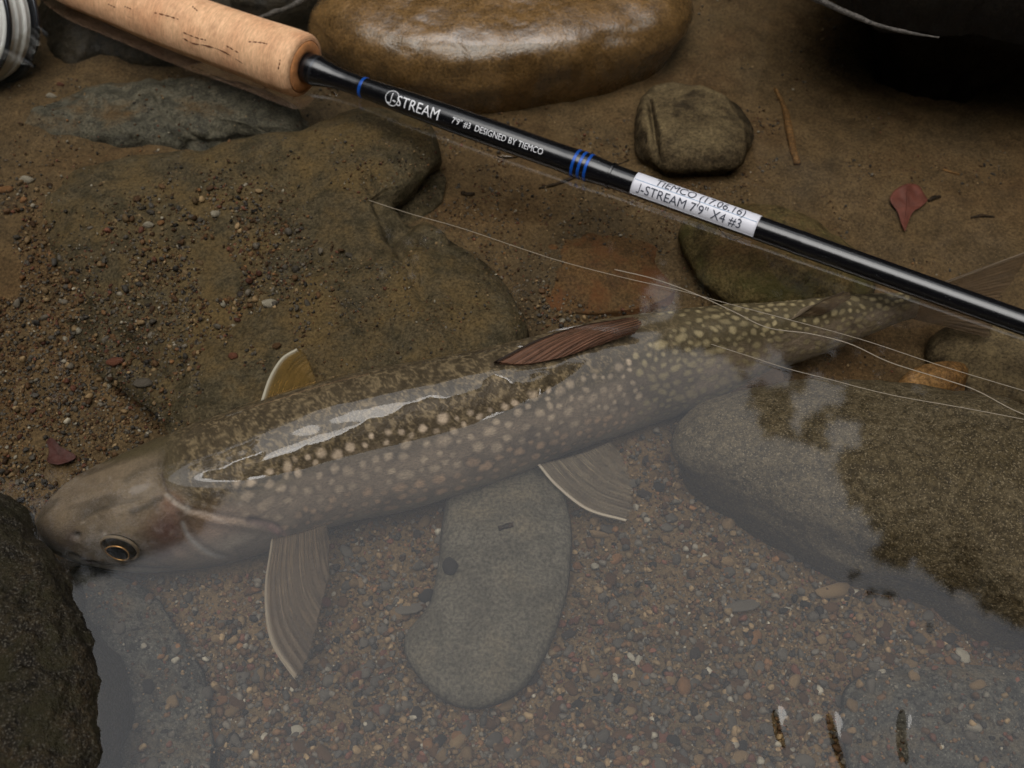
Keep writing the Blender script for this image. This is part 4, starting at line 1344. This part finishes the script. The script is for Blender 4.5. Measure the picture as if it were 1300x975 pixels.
grains.sort(key=lambda g: -g[1] if g[3] != 'sand' else 0)
inview = lambda P: (lambda q: -5 < q[0] < 1305 and -5 < q[1] < 980)(proj(P))
big, rest = [], []
for g in grains:
    (big if (len(big) < 250 and g[3] != 'sand' and inview(g[0]) and g[1] / mpp(g[0]) > 4.5) else rest).append(g)

k = NT('gravel'); ca = k.n('ShaderNodeVertexColor', layer_name='col')
n1 = k.noise(k.obj(), 700, 4, 0.7)
k.pbr(k.mix(0.8, ca.outputs[0], k.ramp(n1, [(0.3, (0.6, 0.6, 0.6)), (0.7, (1.4, 1.4, 1.4))]), 'MULTIPLY'), 0.65, k.bump(n1, 0.0003, 0.5), 0.15)
M_GRAVEL = k.m
shapes20 = [pebble_shape(1, 100 + i) for i in range(10)] + [pebble_shape(2, 150 + i) for i in range(8)]
VV, FF_, CC, off = [], [], [], 0


def rand_rot(n):
    a = RNG.uniform(0, 2 * np.pi, n); tl_ = RNG.normal(0, 0.45, (n, 2))
    ca_, sa_ = np.cos(a), np.sin(a); z = np.zeros(n); o = np.ones(n)
    Rz = np.stack([ca_, -sa_, z, sa_, ca_, z, z, z, o], 1).reshape(n, 3, 3)
    cx2, sx2 = np.cos(tl_[:, 0]), np.sin(tl_[:, 0]); cy2, sy2 = np.cos(tl_[:, 1]), np.sin(tl_[:, 1])
    Rx = np.stack([o, z, z, z, cx2, -sx2, z, sx2, cx2], 1).reshape(n, 3, 3)
    Ry = np.stack([cy2, z, sy2, z, o, z, -sy2, z, cy2], 1).reshape(n, 3, 3)
    return Rx @ Ry @ Rz


spx_ = np.array([g[1] / mpp(g[0]) for g in rest])
si = np.where(spx_ > 5.0, RNG.integers(10, 18, len(rest)), RNG.integers(0, 10, len(rest)))
rots = rand_rot(len(rest))
for s in range(len(shapes20)):
    ids = np.where(si == s)[0]
    sv, sf = shapes20[s]
    P = np.array([rest[i][0] for i in ids]); r_ = np.array([rest[i][1] for i in ids])
    V = np.einsum('nij,vj->nvi', rots[ids], sv) * r_[:, None, None] + P[:, None]
    V[..., 2] += (r_ * RNG.uniform(-0.3, 0.9, len(ids)))[:, None]
    base_c = np.array([lin(*PAL[rest[i][2]][RNG.integers(len(PAL[rest[i][2]]))]) for i in ids]) * RNG.uniform(0.3, 0.78, (len(ids), 1))
    nv = len(sv)
    VV.append(V.reshape(-1, 3)); CC.append(np.repeat(base_c, nv, 0))
    FF_.append((sf[None] + (off + np.arange(len(ids)) * nv)[:, None, None]).reshape(-1, 3)); off += len(ids) * nv
gravel = link('gravel', mesh_np('gravel', np.vstack(VV), np.vstack(FF_), True, np.vstack(CC)), M_GRAVEL)
tag(gravel, 'fine mixed gravel and sand covering the stream bed round the fish', 'gravel', kind='stuff')

# single pebbles: the ones that show largest
shapes80 = [pebble_shape(2, 200 + i) for i in range(6)]
PMAT = {}
PMESH = {}
NAMES = {'grey': 'grey', 'tan': 'tan', 'brown': 'brown', 'red': 'brick red', 'orange': 'orange', 'white': 'whitish', 'dark': 'blackish'}


def pebble(P, r, key, label=None, group=None, var=None, scale=(1, 1, 1), rz=None):
    var = RNG.integers(2) if var is None else var
    shp = int(RNG.integers(len(shapes80)))
    if (key, var) not in PMAT:
        c_ = PAL[key][var % len(PAL[key])]
        PMAT[(key, var)] = mat_rock(f'pebble_{key}', lin(*c_), lin(*[min(255, q * 1.15) for q in c_]), lin(*[q * 0.72 for q in c_]), 0.3, 0.65, 0.15, 0.0004, scale=3)
    if (key, var, shp) not in PMESH:
        me = mesh_np('pebble', *shapes80[shp]); me.materials.append(PMAT[(key, var)])
        PMESH[(key, var, shp)] = me
    o = bpy.data.objects.new('pebble', PMESH[(key, var, shp)]); COL.objects.link(o)
    o.location = (P[0], P[1], P[2] + r * 0.22)
    o.scale = (r * scale[0], r * scale[1], r * scale[2])
    o.rotation_euler = (RNG.normal(0, 0.15), RNG.normal(0, 0.15), RNG.uniform(0, 6.28) if rz is None else rz)
    tag(o, label, 'pebble', group)
    return o


MARKS = [(180, 800, 'beside the sunken slate slab'), (200, 940, 'beside the sunken slate slab'), (230, 745, 'under the jaw of the fish'), (330, 790, 'at the tip of the near pectoral fin'), (380, 900, 'at the tip of the near pectoral fin'), (450, 720, 'behind the near pectoral fin'),
         (500, 800, 'along the concave side of the oval grey stone'), (500, 900, 'at the rounded end of the oval grey stone'), (640, 940, 'at the rounded end of the oval grey stone'), (770, 760, 'along the bulging side of the oval grey stone'), (770, 880, 'along the bulging side of the oval grey stone'), (790, 650, 'around the pelvic fin'), (860, 600, 'between pelvic fin and speckled boulder'),
         (930, 700, 'at the foot of the speckled boulder'), (1080, 770, 'at the foot of the speckled boulder'), (1230, 830, 'at the foot of the speckled boulder'), (1000, 930, 'beside the flat sunken grey stone'), (1060, 870, 'beside the flat sunken grey stone'), (900, 860, 'midway between oval stone and flat sunken stone'), (860, 960, 'midway between oval stone and flat sunken stone'),
         (80, 400, 'of the bar beyond the head'), (150, 520, 'of the bar beyond the head'), (60, 560, 'next to the maroon leaf'), (300, 330, 'on the silted slab')]
for P, r, key, zone in big:
    qx, qy = proj(P)
    w_ = min(MARKS, key=lambda m: math.hypot(m[0] - qx, m[1] - qy))[2]
    z_ = 'broad' if r / mpp(P) > 7.2 else 'small'
    pebble(P, r * 1.05, key, f'{z_} {NAMES[key]} pebble in the gravel {w_}', f'{z_} {NAMES[key]} pebbles {w_}')

SPECIAL = [((342, 387), 10, 'white', 'pale cream pebble on the silted slab above the far pectoral fin', (1.2, 0.8, 1)), ((189, 287), 8, 'white', 'round cream pebble beside an orange one on the silted slab', (1.1, .8, 1)),
           ((205, 284), 7, 'orange', 'orange pebble touching a round cream one on the silted slab', (1, .9, 1)), ((274, 273), 8, 'white', 'upright pale yellow pebble alone on the silted slab', (.8, 1.2, 1)),
           ((147, 461), 13, 'red', 'brick red flat pebble, largest red one on the gravel bar', (1.2, .8, .8)), ((184, 488), 12, 'grey', 'smooth grey flat pebble next to the silted slab edge', (1.1, .9, .8)),
           ((352, 440), 8, 'brown', 'pinkish brown pebble just left of the far pectoral fin', (1.1, .8, 1)), ((297, 453), 7, 'red', 'square reddish pebble resting on the silted slab', (1, .9, 1)),
           ((540, 757), 13, 'dark', 'black round pebble beside the oval grey stone', (1, 1, 1)), ((573, 720), 14, 'dark', 'dark chipped pebble at the edge of the oval grey stone', (.7, 1.3, 1)),
           ((924, 666), 11, 'tan', 'tan oval pebble beside the speckled boulder', (.9, 1.1, 1)), ((896, 712), 8, 'tan', 'square buff pebble among gravel near the boulder', (1, 1, .8)),
           ((1055, 752), 19, 'tan', 'long tan pebble under the dark leaf reflections', (1.5, .7, .8)), ((1000, 774), 6, 'white', 'round chalk white pebble in the gravel', (1, .9, 1)),
           ((1119, 853), 6, 'white', 'small chalk white pebble above the flat grey stone', (1, .8, 1)), ((811, 838), 9, 'white', 'pointed white shard lying in the gravel', (.6, 1.4, .6)),
           ((868, 872), 14, 'orange', 'orange brown oval pebble in the gravel', (.8, 1.4, .8)), ((490, 745), 9, 'grey', 'light grey pebble beside the fibrous twig', (1, 1, 1)),
           ((695, 832), 10, 'white', 'white flat pebble beside the oval grey stone', (1.2, .7, .6)), ((760, 680), 11, 'tan', 'tan pebble below the pelvic fin', (1.3, .7, 1)),
           ((938, 770), 17, 'grey', 'wide grey slate pebble lying flat in gravel', (1.3, .8, .3)),
           ((517, 774), 15, 'grey', 'grey flat pebble left of the oval stone', (1.2, .9, .4)), ((580, 935), 10, 'orange', 'round orange pebble below the oval grey stone', (1, 1, 1)), ((35, 230), 9, 'white', 'cream pebble at the end of the grey green slab', (1.3, .8, 1)),
           ((5, 242), 9, 'orange', 'ochre pebble at the end of the gravel bar', (1.2, .8, 1)), ((66, 123), 6, 'white', 'small cream pebble on sand above the grey green slab', (1.4, .7, 1)), ((77, 108), 5, 'red', 'tiny red pebble on sand above the grey green slab', (1.2, .8, 1))]
for (qx, qy), r, key, lab, sc in SPECIAL:
    h = surf(qx, qy)
    if h is None or (h[2] and ROCKS[h[2]][0].name.startswith('boulder') and qy > 600): continue
    pebble(h[0], r * mpp(h[0]), key, lab, None, 0, sc, RNG.normal(0, 0.2))

# ================================================================== fishing line on the water
k = NT('nylon_line'); k.pbr(lin(140, 128, 110), 0.3, None, 0.5); M_NYLON = k.m


def fishing_line(pts, rad_px, label, zoff=0.0008, n=160):
    P2 = catmull(np.array(pts, float), n)
    P = at(P2[:, 0], P2[:, 1], np.full(n, zoff))
    rad_ = rad_px * np.linalg.norm(P - CAM, axis=1) / FPX
    V, F = tube(P, rad_, 6)
    o = link('fishing_line', mesh_np('fishing_line', V, F), M_NYLON, origin=tuple(P[0]))
    tag(o, label, 'fishing line')


fishing_line([(468, 254), (520, 271), (590, 291), (700, 328), (790, 352), (860, 368), (930, 387), (1010, 408), (1100, 433), (1200, 466), (1330, 505)], 0.42, 'thin fishing line running from the silted slab across the tail')
fishing_line([(780, 342), (830, 354), (880, 372), (930, 395), (975, 416), (1030, 424), (1080, 437), (1130, 460), (1200, 482), (1240, 496), (1290, 522), (1340, 540)], 0.6, 'thicker wavy fishing line across the tail of the fish')
fishing_line([(903, 437), (950, 452), (1000, 468), (1055, 482), (1100, 494), (1150, 505), (1230, 519), (1340, 540)], 0.45, 'fishing line nearest the speckled boulder')


def over_back(pts, rad_px, label):
    P2 = catmull(np.array(pts, float), 40)
    out = []
    for x, y in P2:
        d = Vector(ray(x, y)); h = fbv.ray_cast(Vector(CAM), d)
        if h[0] is not None: out.append(np.array(h[0]) + np.array(h[1]) * 0.0009)
    P = np.array(out)
    V, F = tube(P, rad_px * mpp(P[0]), 6)
    o = link('fishing_line', mesh_np('fishing_line', V, F), M_NYLON, origin=tuple(P[0]))
    tag(o, label, 'fishing line')


over_back([(463, 500), (463, 515), (468, 532), (478, 546), (492, 556)], 0.6, 'short curl of line on the wet back nearer the head')
over_back([(571, 470), (575, 487), (572, 505), (563, 522), (554, 535)], 0.6, 'short curl of line on the wet back nearer the dorsal fin')

# ================================================================== debris on the bed
M_TWIG = mat_rock('twig_bark', lin(142, 106, 64), lin(124, 92, 56), lin(92, 66, 40), 0.2, 0.7, 0.15, 0.0005, scale=3)
M_TWIGD = mat_rock('dark_twig_bark', lin(62, 48, 34), lin(52, 42, 30), lin(34, 28, 20), 0.1, 0.7, 0.15, 0.0005, scale=3)
M_GREYTW = mat_rock('grey_twig_bark', lin(104, 98, 92), lin(88, 82, 76), lin(60, 56, 50), 0.1, 0.6, 0.3, 0.0005, scale=3)


def twig(name, pts, radii, mat, label, lift=0.0, zfix=None, cat='twig'):
    P2 = catmull(np.array(pts, float), 30)
    P = []
    for x, y in P2:
        h = surf(x, y) if zfix is None else None
        P.append(h[0] if h else at(x, y, -0.035 if zfix is None else zfix))
    P = np.array(P)
    P[:, 2] = np.convolve(np.pad(P[:, 2], 4, 'edge'), np.ones(9) / 9, 'valid')
    r_ = np.interp(np.linspace(0, 1, 30), np.linspace(0, 1, len(radii)), radii) * mpp(P[0])
    r_ = r_ * (1 + 0.15 * vnoise(np.stack([np.arange(30) * 0.35, np.zeros(30), np.full(30, P2[0, 0])], -1), 3))
    P[:, 2] += r_ * 0.6 + lift
    V, F = tube(P, r_, 10)
    V = V + (0.12 * r_.mean()) * fbm(V * 900, 2, 4)[:, None]
    o = link(name, mesh_np(name, V, F), mat, origin=tuple(P[0] - np.array([0, 0, r_[0]])))
    tag(o, label, cat)


twig('twig', [(984, 114), (996, 140), (1001, 165), (1006, 190), (1012, 210)], [2.5, 3.5, 4.2, 4, 4.5], M_TWIG, 'straight tan twig lying on silt beyond the rod')
twig('twig', [(684, 240), (705, 235), (730, 226), (770, 214), (798, 204)], [1.6, 2.4, 2.4, 2, 1.2], M_TWIGD, 'thin dark twig on silt crossing beneath the rod windings')
twig('twig', [(322, 26), (345, 19), (370, 10), (400, -6), (440, -30)], [2.2, 3.5, 3.8, 4, 4], M_GREYTW, 'grey curved twig poking out behind the cork grip', zfix=-0.002)
twig('twig', [(990, -14), (1030, -2), (1070, 16), (1110, 32), (1150, 42), (1192, 48)], [5, 4.5, 4, 3, 2.2, 1.2], M_GREYTW, 'pale modelled strip of reflected light along the edge of the dark overhanging boulder', zfix=0.045)  # reflection at the waterline modelled as a pale solid strip
twig('twig', [(633, 672), (642, 669), (651, 667)], [3.2, 3.4, 3.2], M_TWIGD, 'tiny black stick lying on the oval grey stone')
twig('twig', [(430, 726), (446, 724), (462, 734), (477, 742)], [1.2, 2.4, 2.6, 1.0], M_GREYTW, 'short fibrous twig in gravel beside the near pectoral fin')
twig('twig', [(448, 730), (460, 738), (470, 746)], [1.0, 1.6, 0.8], M_TWIG, 'frayed splinter in gravel beside the near pectoral fin')
twig('twig', [(1196, 215), (1206, 219), (1218, 222)], [1.4, 1.6, 1.4], M_TWIG, 'tiny tan splinter on silt above the red leaf')
twig('twig', [(1232, 277), (1246, 275), (1262, 276)], [1.2, 2.6, 1.0], M_TWIGD, 'small dark bark chip on silt beside the red leaf')
twig('twig', [(1178, 256), (1186, 252), (1194, 250)], [1.8, 3.0, 1.4], M_TWIGD, 'small dark bark chip touching the red leaf')
twig('twig', [(586, 246), (594, 248), (602, 247)], [2.6, 3.2, 2.2], M_TWIGD, 'dark wood crumb on sand below the rod lettering')


def leaf(name, outline, stem, mat, label, curl=0.001):
    """a fallen leaf: outline in pixels laid on the bed, with a raised midrib and curled rim"""
    O2 = catmull(np.array(outline, float), 60, True)
    c2 = O2.mean(0)
    hc = surf(*c2)[0]
    P = np.array([surf(*q)[0] for q in O2]) + np.array([0, 0, 0.0016])
    c0 = P.mean(0); c0[2] = max(c0[2], hc[2] + 0.0014)
    rings = []
    for q in np.linspace(0.02, 1, 10):
        ringp = c0 + (P - c0) * q
        ringp = ringp + np.array([0, 0, 1]) * (curl * q * q * (0.6 + 0.6 * np.sin(np.linspace(0, 4 * np.pi, 60)))[:, None] + 0.0003 * vnoise(ringp * 500, 4)[:, None])
        rings.append(ringp)
    A = np.array(rings).reshape(-1, 3); B = A - np.array([0, 0, 0.0004])
    F = grid_faces(10, 60, True); n = len(A)
    r_ = 9 * 60 + np.arange(60); r2 = np.roll(r_, -1)
    root = link(name, mesh_np(name, np.vstack([A, B]), [F, F[:, ::-1] + n, np.stack([r_, r_ + n, r2 + n, r2], 1)]), mat)
    tag(root, label, 'leaf')
    if stem:
        sp = catmull(np.array(stem, float), 14)
        V, F = tube(np.array([surf(*q)[0] for q in sp]) + np.array([0, 0, 0.002]), 0.7 * mpp(hc), 6)
        link('leaf_stalk', mesh_np('leaf_stalk', V, F), mat, root)


M_LEAFR = mat_simple('red_leaf', lin(98, 56, 46), 0.6, 0.2, 0.35, 250, 0.0003)
M_LEAFD = mat_simple('maroon_leaf', lin(74, 46, 42), 0.6, 0.2, 0.35, 300, 0.0003)
leaf('fallen_leaf', [(1128, 258), (1136, 246), (1150, 240), (1164, 240), (1172, 250), (1176, 258), (1166, 268), (1156, 276), (1150, 290), (1147, 298), (1143, 288), (1138, 272)], [(1150, 245), (1149, 270), (1147, 296)], M_LEAFR, 'dull red fallen leaf sunk on silt beyond the rod')
leaf('fallen_leaf', [(62, 564), (70, 562), (80, 572), (96, 580), (97, 586), (84, 594), (68, 594), (62, 588), (64, 576)], None, M_LEAFD, 'maroon leaf fragment in gravel above the snout')

# ================================================================== trees of the far bank, seen as the dark edge of the sky in the water
k = NT('tree_leaf'); n1 = k.noise(k.obj(), 6, 2)
bs = k.pbr(k.ramp(n1, [(0.3, (0.035, 0.06, 0.015)), (0.7, (0.06, 0.09, 0.025))]), 0.6, None, 0.2)
M_TLEAF = k.m
M_BARK = mat_rock('tree_bark', (0.06, 0.045, 0.03), (0.05, 0.04, 0.03), (0.02, 0.016, 0.012), 0.1, 0.85, 0.1, 0.01, scale=0.2)
# the sky edge in the water, in pixels: below this line the water mirrors open sky
EDGE = np.array([(-500, 640), (-100, 620), (60, 600), (150, 590), (215, 575), (262, 560), (330, 535), (450, 500), (620, 468), (760, 440), (822, 428), (850, 446), (888, 444), (925, 458), (944, 492), (962, 520), (966, 552), (1002, 556), (1052, 586), (1066, 622), (1096, 660), (1112, 690),
                 (1092, 706), (1120, 720), (1170, 734), (1230, 755), (1262, 785), (1310, 800), (1500, 800), (1900, 760)], float)
GAPS = [(838, 376, 24, 20), (975, 470, 26, 16), (1034, 500, 30, 18), (1070, 553, 22, 18), (1160, 724, 14, 14), (1120, 732, 26, 14), (1012, 532, 12, 10)]
BITS = [(1084, 728, 9, 8), (1108, 752, 16, 9), (1128, 756, 14, 10), (1180, 795, 7, 6), (1010, 492, 12, 9), (950, 510, 12, 8)]


def mirror_ray(px, py):
    d = ray(px, py)
    P = CAM + d * (-CAM[2] / d[..., 2])[..., None]
    m = d.copy(); m[..., 2] *= -1
    return P, m


def leaf_cloud(P, size):
    n = len(P)
    a = RNG.normal(size=(n, 3)); a /= np.linalg.norm(a, axis=1, keepdims=True)
    b = np.cross(a, RNG.normal(size=(n, 3))); b /= np.linalg.norm(b, axis=1, keepdims=True)
    c = np.cross(a, b)
    s = size[:, None]
    V = np.stack([P + a * s, P + b * s * 0.45 + c * s * 0.08, P - a * s * 0.9, P - b * s * 0.45 + c * s * 0.08], 1)
    return V.reshape(-1, 3), np.arange(4 * n).reshape(-1, 4)


def grow_tree(base, crown_pts, size, label, trunk_r=0.09, group='trees on the banks of the stream'):
    base = np.array(base, float)
    t = bpy.data.objects.new('tree', None); COL.objects.link(t); t.location = base
    tag(t, label, 'tree', group)
    c = crown_pts.mean(0)
    path = catmull(np.array([base, base * 0.6 + c * 0.4 + [0, 0.1, 0.25], c]), 20)
    V, F = tube(path, np.linspace(trunk_r, trunk_r * 0.3, 20), 10)
    child('trunk', mesh_np('trunk', V, F), M_BARK, t)
    Vs_, Fs_, o_ = [], [], 0
    for q in range(9):
        e = crown_pts[RNG.integers(len(crown_pts))]
        s0 = path[int(RNG.integers(8, 18))]
        V, F = tube(catmull(np.array([s0, (s0 + e) / 2 + [0, 0, 0.08], s0 + (e - s0) * 0.85]), 8), np.linspace(trunk_r * 0.25, 0.006, 8), 5, False)
        Vs_.append(V); Fs_.append(F[0] + o_); o_ += len(V)
    child('limb', mesh_np('limb', np.vstack(Vs_), np.vstack(Fs_)), M_BARK, t)
    V, F = leaf_cloud(crown_pts, size)
    child('crown', mesh_np('crown', V, F, False), M_TLEAF, t)


def edge_crown(x0, x1, d0, d1, n, sz):
    xs = RNG.uniform(x0, x1, n); ey = np.interp(xs, EDGE[:, 0], EDGE[:, 1])
    ys = ey - RNG.uniform(0, 1, n) ** 1.6 * 330
    d = RNG.uniform(d0, d1, n)
    size = RNG.uniform(0.6, 1.2, n) * sz
    spx = size / (d + 0.4) * FPX * 0.7
    dd = np.where(in_poly(xs, ys, np.vstack([EDGE, [(1900, -600), (-500, -600)]])), poly_dist(xs, ys, EDGE), -1)
    keep = dd > spx * 0.75
    for gx_, gy_, ra, rb in GAPS:
        keep &= ((xs - gx_) / (ra + spx * 0.6)) ** 2 + ((ys - gy_) / (rb + spx * 0.6)) ** 2 > 1
    P, m = mirror_ray(xs[keep], ys[keep])
    return P + m * d[keep][:, None], size[keep]


for (x0, x1, d0, d1, base, lab) in [(-500, 330, 3.2, 4.3, (-1.3, 2.4, 0.2), 'broad leafy tree upstream, its crown mirrored beyond the head of the fish'),
                                    (250, 960, 2.6, 3.6, (0.3, 2.5, 0.2), 'leafy tree straight across the stream, mirrored beyond the dorsal fin'),
                                    (880, 1900, 2.2, 3.2, (1.9, 2.0, 0.2), 'leafy tree leaning over the stream, mirrored on the speckled boulder')]:
    cp, sz = edge_crown(x0, x1, d0, d1, 9000, 0.05)
    if x0 < 0:                     # fine leaves added to this crown to dim the mirrored sky over the head
        n = 15000
        xs = RNG.uniform(-400, 330, n); ey = np.interp(xs, EDGE[:, 0], EDGE[:, 1])
        ys = ey + RNG.uniform(-10, 150, n)
        keep = (ys < np.interp(xs, [-400, 100, 250, 330], [800, 745, 680, 560]))
        P, m = mirror_ray(xs[keep], ys[keep])
        cp = np.vstack([cp, P + m * RNG.uniform(3.2, 4.3, keep.sum())[:, None]]); sz = np.r_[sz, RNG.uniform(0.010, 0.018, keep.sum())]
    grow_tree(base, cp, sz, lab)
# stray sprigs below the edge of the leaning tree
bp_, bs_ = [], []
for qx, qy, ra, rb in BITS:
    n = max(3, int(ra * rb / 14))
    a = RNG.uniform(0, 6.28, n); r_ = np.sqrt(RNG.uniform(0, 1, n)) * 0.6
    P, m = mirror_ray(qx + ra * r_ * np.cos(a), qy + rb * r_ * np.sin(a))
    bp_.append(P + m * RNG.uniform(2.2, 2.5, n)[:, None]); bs_.append(np.full(n, 0.016))
bp_ = np.vstack(bp_)
V, F = leaf_cloud(bp_, np.concatenate(bs_))
lt = [o for o in COL.objects if o.name.startswith('tree') and 'leaning' in o.get('label', '')][0]
child('sprig', mesh_np('sprig', V, F, False), M_TLEAF, lt)
# unseen crowns added round sides and back to narrow the open sky
for (az_, el_, d_, w_, lab) in [(8, 44, 4.2, 1.4, 'unseen dense tree added on the right bank to block sky'), (172, 42, 4.2, 1.3, 'unseen dense tree added on the left bank to block sky'), (228, 44, 4.4, 1.5, 'unseen dense tree added on the near bank upstream to block sky'), (318, 44, 4.4, 1.5, 'unseen dense tree added on the near bank downstream to block sky'), (270, 32, 4.4, 1.5, 'unseen dense tree added straight behind the angler to block sky')]:
    n = 5000
    c = np.array([math.cos(R(az_)) * math.cos(R(el_)), math.sin(R(az_)) * math.cos(R(el_)), math.sin(R(el_))]) * d_
    q = RNG.normal(size=(n, 3)); q /= np.linalg.norm(q, axis=1, keepdims=True)
    q *= (RNG.uniform(0, 1, n) ** 0.45)[:, None] * w_ * (1 + 0.35 * fbm(q * 2.2 + az_, 3, 5))[:, None]
    bx = np.array([math.cos(R(az_)) * 3.0, math.sin(R(az_)) * 3.0, 0.5])
    grow_tree(bx, c + q * [1, 1, 0.75], RNG.uniform(0.06, 0.11, n), lab, 0.12)
